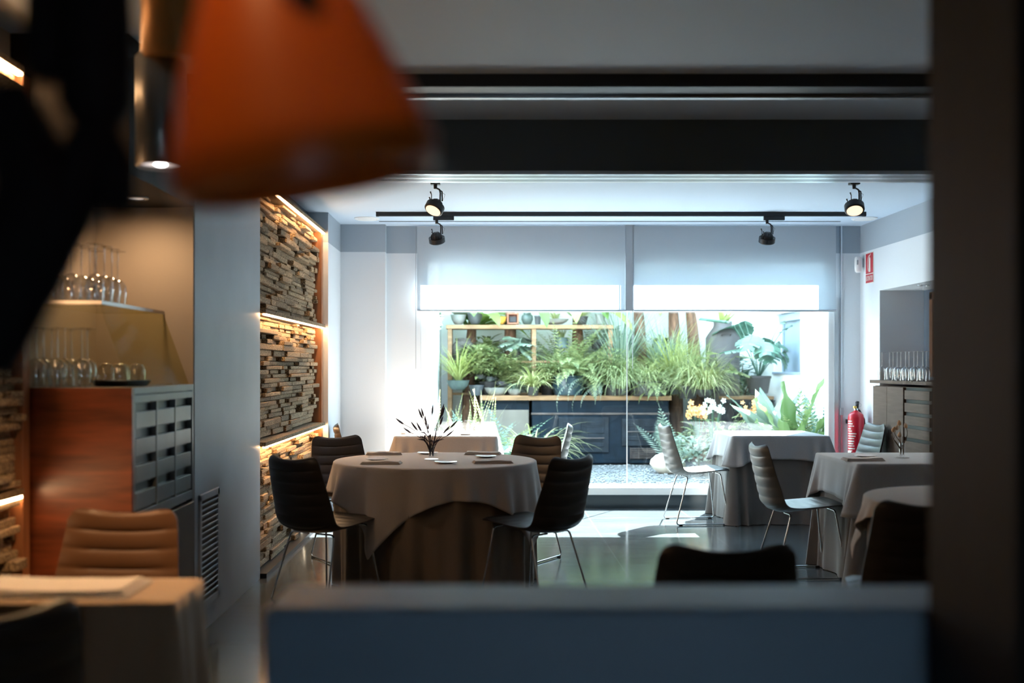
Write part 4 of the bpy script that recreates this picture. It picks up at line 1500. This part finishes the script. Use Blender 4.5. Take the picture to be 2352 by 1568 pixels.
# pots on the top board
YT = 14.52
pb = 746 - 1.5
def sprig(L, n, W=0.01, e0=(.6, 1.4), e1=(-.8, .6)): return lambda b, h, rnd: tuft(b, int(n * 1.8), L * 1.15, W * 1.15, e0, e1, (0, 0, h), .03, rnd)
TOPS = [
    ('pottery_bowl', 'speckled grey bowl, first pot along the top shelf', 1053, 'bowl', 36, 22, 'pot_cream', None, 'leaf_green'),
    ('stoneware_jar', 'large pale grey jar on the top shelf beside the speckled bowl', 1091, 'bowl', 36, 26, 'pot_grey', None, 'leaf_green'),
    ('pottery_bowl', 'amber yellow bowl on the top shelf', 1150, 'bowl', 28, 17, 'pot_amber', None, 'leaf_green'),
    ('stoneware_jar', 'round blue-grey urn on the top shelf with a narrow neck', 1211, 'jar', 27, 27, 'pot_teal', None, 'leaf_green'),
    ('flower_pot', 'slim dark pot beside the blue-grey urn on the top shelf', 1235, 'pot', 16, 20, 'pot_grey', None, 'leaf_green'),
    ('potted_plant', 'long cream trough of dry grass on the top shelf', 1275, 'bowl', 62, 12, 'pot_cream', sprig(.16, 60, .006), 'leaf_striped'),
    ('potted_plant', 'black pot of trailing grass near the end of the top shelf', 1335, 'pot', 32, 18, 'pot_dark', sprig(.2, 50, .007, (.4, 1.4), (-1.4, 0)), 'leaf_striped'),
    ('flower_pot', 'pale bucket at the end of the top shelf', 1379, 'pot', 24, 23, 'pot_cream', None, 'leaf_green'),
]
for i, (nm, lab, px, kd, wp, hp, m_, pl, lf) in enumerate(TOPS):
    potted(nm, lab, 'pot' if pl is None else 'potted plant', px, pb, YT, kd, wp, hp, m_, pl, lf, 40 + i)
t = thing('lantern_box', 'small dark red wooden box on the top shelf', 'box', (X(1178, YT), YT, Z(pb, YT)))
b = MB(); s_ = .075
b.box(-s_, s_, -.06, .06, 0, .02); b.box(-s_, s_, -.06, .06, .125, .145); b.box(-s_, -s_ + .02, -.06, .06, .02, .125); b.box(s_ - .02, s_, -.06, .06, .02, .125); b.box(-s_, s_, .045, .06, .02, .125)
b.build('case', M['pot_terracotta'], t, bevel=0.003)
MB().box(-s_ + .03, s_ - .03, .0, .04, .03, .10).build('inner_panel', M['pot_dark'], t)

# middle and lower plants
pmz = 828 - 1.0
YM = 14.55
def succ(b, h, rnd):
    for k in range(4):
        x = rnd.uniform(-.05, .05); z = h + rnd.uniform(.1, .2)
        stalk(b, (0, 0, h), (x, rnd.uniform(-.03, .03), z), .004, .01)
        for j in range(12): broad(b, (x, 0, z), j * .52, .045, .018, .3, .1, 2, nu=1)
def monst(n, L, hh):
    def f(b, h, rnd):
        for k in range(n):
            a = rnd.uniform(PI, 2 * PI) if k % 3 else rnd.uniform(0, 2 * PI)
            p = Vector((math.cos(a) * hh * rnd.uniform(.3, .62), math.sin(a) * hh * .6, h + hh * rnd.uniform(.45, 1.1)))
            stalk(b, (0, 0, h), p, .005)
            monstera_leaf(b, p, a, L * rnd.uniform(.7, 1.15), rnd.uniform(-.9, .2))
    return f
def fernf(n, L, lw, e0=(.5, 1.4), e1=(-1.2, .1), lf=.018): return lambda b, h, rnd: fern(b, int(n * 1.6), L * 1.1, lw * 1.15, e0, e1, (0, 0, h), rnd, 18, lf * 1.2)
def bushf(n, r, z, L, W): return lambda b, h, rnd: bushy(b, int(n * 2.4), r, r * .8, z, L, W * 1.2, (0, 0, h - .02), rnd)
def strands(n, L, W=.006): return lambda b, h, rnd: tuft(b, int(n * 1.8), L, W, (.5, 1.5), (-1.6, -.6), (0, 0, h), .08, rnd, 7)
MIDS = [
    ('wicker_jar', 'dark woven wicker jug standing on the plant shelf', 'jar', 1064, pmz + 6, YM - .1, 'jar', 56, 56, 'wicker', None, 'leaf_green'),
    ('potted_plant', 'feathery light green fern on the shelf beside the wicker jug', 'potted plant', 1120, pmz, YM, 'pot', 34, 26, 'pot_cream', fernf(22, .30, .06), 'leaf_green'),
    ('potted_plant', 'silvery split-leaf plant in the middle of the plant shelf', 'potted plant', 1188, pmz, YM - .1, 'pot', 30, 20, 'pot_dark', monst(9, .26, .18), 'leaf_grey'),
    ('potted_plant', 'tall dark rosette succulent in a glass jar on the shelf', 'potted plant', 1228, pmz, YM, 'can', 16, 20, 'pot_teal', succ, 'leaf_purple'),
    ('potted_plant', 'teal pot of upright cactus stems on the plant shelf', 'potted plant', 1290, pmz - 28, YM, 'can', 30, 24, 'pot_teal', sprig(.12, 24, .02, (1.0, 1.5), (.9, 1.5)), 'leaf_green'),
    ('potted_plant', 'spiky round tuft in a dark pot near the shelf end', 'potted plant', 1372, pmz - 26, YM, 'pot', 34, 22, 'pot_dark', sprig(.17, 90, .008, (.2, 1.5), (-.6, .4)), 'leaf_green'),
    ('potted_plant', 'arching grass palm at the corner of the plant shelf', 'potted plant', 1052, 895, 13.95, 'bowl', 52, 22, 'pot_teal', sprig(.55, 70, .014, (.7, 1.5), (-.9, .8)), 'leaf_lime'),
    ('potted_plant', 'loose dark green bushy plant under the wicker jug', 'potted plant', 1120, 906, 14.3, 'pot', 40, 30, 'pot_dark', bushf(320, .30, .46, .10, .03), 'leaf_green'),
    ('potted_plant', 'purplish rosette succulents in a white bowl on the plank', 'potted plant', 1140, 908, 14.1, 'bowl', 54, 18, 'pot_cream',
     lambda b, h, rnd: [[broad(b, (cx, -.02, h + cz), j * 2.4, .11 - .002 * j, .045, .25 + j * .04, .3 + j * .05, 3, nu=1) for j in range(22)] for cx, cz in ((-.08, .09), (.07, .03), (-.2, .12))], 'leaf_purple'),
    ('potted_plant', 'small grey stone bowl plant with trailing shoots on the plank', 'potted plant', 1182, 908, 14.08, 'bowl', 34, 15, 'pot_cream', sprig(.25, 22, .012, (.2, 1.2), (-1.3, -.4)), 'leaf_grey'),
    ('potted_plant', 'spider plant with drooping yellow-edged leaves on the plank', 'potted plant', 1224, 908, 14.0, 'pot', 32, 20, 'pot_dark', sprig(.42, 80, .022, (.4, 1.4), (-1.5, -.2)), 'leaf_striped'),
    ('potted_plant', 'broad sword fern in a big glazed blue pot on the plank', 'potted plant', 1306, 908, 14.1, 'tub', 74, 46, 'pot_blue', fernf(34, .62, .075, (.3, 1.45), (-1.4, .3), .022), 'leaf_green'),
    ('potted_plant', 'yellow striped grass spilling over a long dark planter on the plank', 'potted plant', 1486, 909, 14.1, 'tub', 96, 34, 'pot_dark', sprig(.42, 150, .02, (.3, 1.4), (-1.6, -.3)), 'leaf_striped'),
    ('potted_plant', 'fine feathery asparagus fern hanging over the stove edge', 'potted plant', 1408, 908, 14.05, 'pot', 44, 26, 'pot_dark', lambda b, h, rnd: (strands(160, .70, .008)(b, h, rnd), bushf(420, .3, .5, .07, .01)(b, h, rnd)), 'leaf_green'),
    ('potted_plant', 'wispy papyrus mass of hanging threads beside the churn', 'potted plant', 1580, 915, 13.9, 'pot', 50, 30, 'pot_dark', lambda b, h, rnd: (strands(300, .68, .006)(b, h, rnd), sprig(.7, 90, .008, (.9, 1.5), (-.3, 1.2))(b, h, rnd)), 'leaf_green'),
    ('potted_plant', 'tall blue-green grass clump in front of the banana trunk', 'potted plant', 1425, 900, 14.45, 'pot', 44, 30, 'pot_grey', sprig(1.0, 90, .018, (1.0, 1.55), (.1, 1.2)), 'leaf_grey'),
    ('potted_plant', 'light green grass clump between the two banana trunks', 'potted plant', 1520, 895, 14.5, 'pot', 44, 30, 'pot_grey', sprig(.75, 80, .016, (.9, 1.5), (-.3, 1.0)), 'leaf_grey'),
    ('potted_plant', 'grey rosemary-like plant trailing down the stove front', 'potted plant', 1365, 909, 13.98, 'bowl', 30, 16, 'pot_grey',
     lambda b, h, rnd: [frond(b, (rnd.uniform(-.15, .12), -.06, h), rnd.uniform(PI, 2 * PI), rnd.uniform(.35, .75), rnd.uniform(.3, 1.2), rnd.uniform(-2.2, -1.0), .055, 16, .012, .8) for _ in range(9)], 'leaf_grey'),
    ('potted_plant', 'large split-leaf monstera beside the courtyard window', 'potted plant', 1742, 903, 13.8, 'pot', 58, 40, 'pot_dark', monst(15, .36, .66), 'leaf_deep'),
]
for i, (nm, lab, cat, px, py, Y, kd, wp, hp, m_, pl, lf) in enumerate(MIDS):
    potted(nm, lab, cat, px, py, Y, kd, wp, hp, m_, pl, lf, 70 + i)

MORE = [
    ('potted_plant', 'leafy dark pot squeezed beside the purplish succulents', 1095, 908, 14.2, 'pot', 36, 24, 'pot_grey', bushf(260, .26, .55, .13, .04), 'leaf_green'),
    ('potted_plant', 'tall feathery fern behind the spider plant', 1165, 908, 14.4, 'pot', 40, 26, 'pot_dark', fernf(30, .72, .08, (.8, 1.5), (-.6, .6)), 'leaf_green'),
    ('potted_plant', 'upright sword fern behind the blue pot', 1300, 905, 14.42, 'pot', 44, 28, 'pot_grey', fernf(34, .92, .08, (.9, 1.52), (-.3, 1.0)), 'leaf_green'),
    ('potted_plant', 'grassy clump between the spider plant and the blue pot', 1258, 908, 14.3, 'pot', 36, 24, 'pot_dark', sprig(.6, 80, .014, (.7, 1.5), (-1.0, .6)), 'leaf_green'),
    ('potted_plant', 'feathery green fern just past the blue pot', 1352, 907, 14.28, 'pot', 40, 26, 'pot_dark', fernf(40, .72, .07, (.5, 1.5), (-1.3, .4)), 'leaf_green'),
    ('potted_plant', 'curtain of fine threads hanging over the plank before the window joint', 1428, 908, 13.96, 'bowl', 36, 16, 'pot_dark', strands(260, .75, .007), 'leaf_green'),
    ('potted_plant', 'bright lime grass fountain left of the churn', 1545, 905, 14.25, 'pot', 44, 28, 'pot_grey', sprig(.85, 130, .012, (.7, 1.52), (-1.1, .6)), 'leaf_lime'),
    ('potted_plant', 'hanging yellow-green threads in front of the churn', 1618, 912, 13.75, 'bowl', 40, 18, 'pot_dark', lambda b, h, rnd: (strands(260, .62, .007)(b, h, rnd), sprig(.55, 70, .01, (.8, 1.5), (-.8, .8))(b, h, rnd)), 'leaf_striped'),
    ('potted_plant', 'broad-leaved pot plant at the foot of the churn', 1652, 903, 13.8, 'pot', 34, 24, 'pot_dark', monst(8, .24, .34), 'leaf_green'),
    ('potted_plant', 'trailing green fern drooping over the stove corner', 1515, 909, 13.97, 'bowl', 34, 16, 'pot_dark', fernf(22, .5, .05, (.2, 1.3), (-1.7, -.5)), 'leaf_green'),
]
for i, (nm, lab, px, py, Y, kd, wp, hp, m_, pl, lf) in enumerate(MORE):
    potted(nm, lab, 'potted plant', px, py, Y, kd, wp, hp, m_, pl, lf, 170 + i)


def back_shrub(px, Y, rx, H, L, W, n, leaf, lab, seed):
    rnd = random.Random(seed)
    t = thing('shrub', lab, 'shrub', (X(px, Y), Y, GZ))
    st, b = MB(), MB()
    for k in range(7):
        st.tube([(0, 0, 0), (rnd.uniform(-rx, rx) * .4, 0, H * .5), (rnd.uniform(-rx, rx) * .8, rnd.uniform(-.1, .1), H * rnd.uniform(.7, .95))], [.016, .011, .005], 6)
    bushy(b, n, rx, .17, H * .75, L, W, (0, 0, H * .3), rnd)
    inside(b, t.location)
    st.build('stems', M['banana_bark'], t)
    b.build('foliage', M[leaf], t)


back_shrub(1112, 14.82, .34, 1.55, .17, .05, 420, 'leaf_green', 'leafy shrub growing behind the feathery fern', 1)
back_shrub(1285, 14.84, .40, 1.35, .18, .05, 420, 'leaf_green', 'leafy shrub growing behind the blue pot', 2)
back_shrub(1410, 14.84, .32, 1.65, .18, .05, 420, 'leaf_grey', 'grey-green shrub growing behind the tall grass', 3)
back_shrub(1515, 14.84, .32, 1.50, .20, .05, 420, 'leaf_green', 'leafy shrub growing behind the lime grass', 4)
back_shrub(1690, 14.7, .28, 1.35, .18, .06, 320, 'leaf_deep', 'dark leafy shrub growing behind the monstera', 5)

# milk churn
k = 14.3 / FPX
t = thing('milk_churn', 'tall grey metal milk churn among the plants', 'milk churn', (X(1660, 14.3), 14.3, GZ))
zz = lambda py: Z(py, 14.3) - GZ
MB().lathe([(.19, 0), (.2, .01), (.215, zz(905)), (.215, zz(776)), (.19, zz(768)), (.125, zz(752)), (.115, zz(747)), (.118, zz(737)), (.105, zz(737)), (.1, zz(748)), (.005, zz(748))], n=36).build('body', M['churn_grey'], t, True)
MB().tube([(-.05, -.2, zz(772)), (-.06, -.23, zz(768)), (.0, -.235, zz(766)), (.06, -.23, zz(768)), (.05, -.2, zz(772))], .006, 6).build('handle', M['rusty_steel'], t)
b = MB(); rnd = random.Random(4)
for k_ in range(9): broad(b, (0, 0, 0), rnd.uniform(0, 6.3), .32, .07, rnd.uniform(.6, 1.4), rnd.uniform(.1, 1.2), 6)
o = b.build('fern', M['leaf_lime'], None, loc=(X(1660, 14.3), 14.3, Z(748, 14.3)))
tag(o, 'yellow-green bird nest fern growing out of the churn top', 'fern')

# banana plants
def banana(px, label, seed, lean, H=2.3, Y=14.75):
    rnd = random.Random(seed)
    t = thing('banana_plant', label, 'banana plant', (X(px, Y), Y, GZ))
    pts = [(lean * u * u * .3, 0.0, H * u) for u in (0, .25, .5, .75, 1)]
    MB().tube(pts, [.11, .095, .085, .075, .05], 14).build('trunk', M['banana_bark'], t, True)
    b = MB()
    for k in range(9):
        a = rnd.uniform(PI, 2 * PI) if k % 3 else rnd.uniform(0, PI)
        if k % 3 == 0: a = rnd.choice((0.1, PI - .1)) + rnd.uniform(-.3, .3)
        z = H * rnd.uniform(.86, 1.02)
        p0 = Vector((lean * .3, 0, z)); a_ = a
        L = rnd.uniform(.6, .95)
        broad(b, p0 + Vector((math.cos(a), math.sin(a) * .3, .1)) * .08, a_ if abs(math.sin(a)) < .4 else a_ * .98, L, rnd.uniform(.26, .36), rnd.uniform(.3, 1.1), rnd.uniform(-1.5, -.3), 10, .006)
    inside(b, t.location)
    b.build('leaves', M['leaf_banana'], t, True)


banana(1172, 'banana plant with ragged brown trunk behind the plant shelf', 1, .0)
banana(1478, 'banana plant with a thick brown trunk nearest the window joint', 2, -.3)
banana(1554, 'banana plant with brown trunk between the grass clumps', 3, -.2)
banana(1605, 'banana plant leaning beside the milk churn', 4, -.5)
banana(1075, 'young banana plant behind the wicker jug', 6, .2, 1.9)
banana(1330, 'banana plant with wide leaves behind the teal pot', 9, -.1, 2.1)

# bed along the right: bird's nest fern, lower ferns, orchids
t = thing('birds_nest_fern', 'big bird nest fern with wavy upright leaves by the courtyard wall', 'fern', (X(1822, 11.75), 11.75, GZ))
b = MB(); rnd = random.Random(12)
for az, L, W, e0, e1 in ((-0.25, 1.22, .24, 1.42, 1.10), (2.0, 1.05, .24, 1.5, 1.3), (2.9, .95, .22, 1.35, .9), (-.6, .95, .2, 1.25, .75), (-.9, .85, .18, 1.1, .5), (3.5, .8, .2, 1.25, .6), (-1.6, .75, .2, 1.3, .7), (4.1, .8, .2, 1.3, .7), (-.4, .9, .18, 1.35, .3), (1.7, .9, .2, 1.45, 1.0)):
    broad(b, (0, 0, .02), az, L, W, e0, e1, 20, .03, .25, 1.3)
inside(b, t.location)
b.build('leaves', M['leaf_broad'], t, True)


def ground_plant(name, label, cat, px, Y, leaf, gen, seed, z=GZ):
    b = MB()
    gen(b, random.Random(seed))
    inside(b, (X(px, Y), Y, z))
    o = b.build(name, M[leaf], None, loc=(X(px, Y), Y, z))
    return tag(o, label, cat)


ground_plant('fern', 'low curly fern at the foot of the bird nest fern', 'fern', 1850, 12.1, 'leaf_green', lambda b, r: fern(b, 34, 1.05, .09, (1.05, 1.5), (-.4, .9), (0, 0, 0), r, 22, .026), 3)
ground_plant('fern', 'deep green fern against the wall end behind the sunlit table', 'fern', 1905, 11.9, 'leaf_deep', lambda b, r: fern(b, 30, 1.0, .09, (1.05, 1.5), (-.3, 1.0), (0, 0, 0), r, 22, .026), 4)
ground_plant('shrub', 'broad teal-leaved plant beside the bird nest fern', 'shrub', 1775, 12.7, 'leaf_grey', lambda b, r: [broad(b, (0, 0, .1), r.uniform(0, 6.3), .95, .28, r.uniform(1.15, 1.5), r.uniform(.3, 1.0), 8, .008) for _ in range(11)], 5)
ground_plant('palm', 'feathery blue-green palm fronds beside the stove grille', 'palm', 1545, 13.3, 'leaf_grey', lambda b, r: fern(b, 13, .85, .16, (.7, 1.5), (-.4, 1.0), (0, 0, 0), r, 18, .02), 6)
ground_plant('shrub', 'pale shrub growing low beside the sunlit table', 'shrub', 1590, 12.5, 'leaf_grey', lambda b, r: bushy(b, 220, .3, .25, .45, .11, .035, (0, 0, 0), r), 7)
ground_plant('shrub', 'leafy undergrowth below the orchids', 'shrub', 1665, 13.0, 'leaf_green', lambda b, r: bushy(b, 340, .5, .3, .62, .16, .05, (0, 0, 0), r), 8)
for j, (px, py, lf, lab, n) in enumerate(((1605, 940, 'petal_orange', 'cluster of orange orchids above the sunlit table', 16), (1635, 935, 'petal_white', 'cluster of white orchids beside the orange ones', 18),
                                          (1730, 938, 'petal_orange', 'orange and white orchid nearest the bird nest fern', 10), (1755, 962, 'petal_white', 'small white orchid sprays below the bird nest fern', 16))):
    Y = 12.8
    t = thing('orchid', lab, 'orchid', (X(px, Y), Y, GZ))
    rnd = random.Random(60 + j)
    fb, sb = MB(), MB()
    h = Z(py, Y) - GZ
    for k in range(int(n * 1.7)):
        p = Vector((rnd.uniform(-.13, .13), rnd.uniform(-.08, .05), h + rnd.uniform(-.09, .08)))
        flower(fb, p, rnd.uniform(.026, .042), rnd)
        if k % 3 == 0: sb.tube([(0, 0, 0), (p.x * .3, 0, h * .6), tuple(p)], .004, 5)
    tuft(sb, 10, .35, .05, (.6, 1.4), (-.5, .5), (0, 0, h * .3), .03, rnd)
    fb.build('blooms', M[lf], t)
    sb.build('stems', M['leaf_deep'], t)
    if j == 3: pass

# left bed: white flower spikes, spider plant, hostas
ground_plant('flowering_shrub', 'pale flower spikes in the sunny bed by the left courtyard wall', 'shrub', 1045, 12.6, 'flower_spike',
             lambda b, r: [frond(b, (r.uniform(-.25, .45), r.uniform(-.2, .2), r.uniform(0, .1)), r.uniform(0, 6.3), r.uniform(.6, 1.0), r.uniform(1.15, 1.5), r.uniform(.9, 1.5), .032, 26, .022, .9) for _ in range(34)], 21)
ground_plant('fern', 'green ferns beneath the pale flower spikes', 'fern', 1065, 12.2, 'leaf_deep', lambda b, r: [fern(b, 14, .85, .075, (.9, 1.45), (-.2, .8), (x, 0, 0), r, 18, .022) for x in (-.1, .1, .3, .5)], 22)
ground_plant('spider_plant', 'long-leaved striped spider plant standing before the stove', 'spider plant', 1225, 13.2, 'leaf_striped', lambda b, r: tuft(b, 110, .95, .024, (.8, 1.5), (-1.5, -.2), (0, 0, 0), .06, r, 9), 23)
ground_plant('fern', 'fern growing by the beige masonry block', 'fern', 1160, 13.4, 'leaf_green', lambda b, r: fern(b, 22, .75, .09, (.7, 1.45), (-.7, .5), (0, 0, 0), r, 18, .022), 24)
ground_plant('hosta', 'broad pale leaves behind the small far table', 'plant', 1165, 12.2, 'leaf_grey', lambda b, r: [broad(b, (0, 0, .05), r.uniform(0, 6.3), r.uniform(.4, .62), .2, r.uniform(.7, 1.4), r.uniform(-.3, .6), 8, .006) for _ in range(16)], 25)
ground_plant('shrub', 'yellow-green undergrowth below the spider plant', 'shrub', 1190, 12.9, 'leaf_striped', lambda b, r: bushy(b, 260, .4, .25, .4, .13, .035, (0, 0, 0), r), 26)
ground_plant('climbing_plant', 'grey-leaved climber high on the left courtyard wall', 'climber', 992, 12.6, 'leaf_grey', lambda b, r: bushy(b, 190, .08, .5, .5, .07, .035, (0, 0, 0), r), 27, 1.6)
# boulder
b = MB(); rnd = random.Random(2); rings = []
for i in range(9):
    ph = PI * i / 8
    rings.append([(.20 * math.sin(ph) * math.cos(a) * (1 + .08 * math.sin(3 * a + i)) + .002 * math.cos(a), .16 * math.sin(ph) * math.sin(a) + .002 * math.sin(a), -.13 * math.cos(ph) + .11) for a in [2 * PI * j / 16 for j in range(16)]])
b.rings(rings)
tag(b.build('boulder', M['stone'], None, True, loc=(X(1535, 12.9), 12.9, GZ - .015)), 'smooth tan boulder lying on the gravel', 'rock')
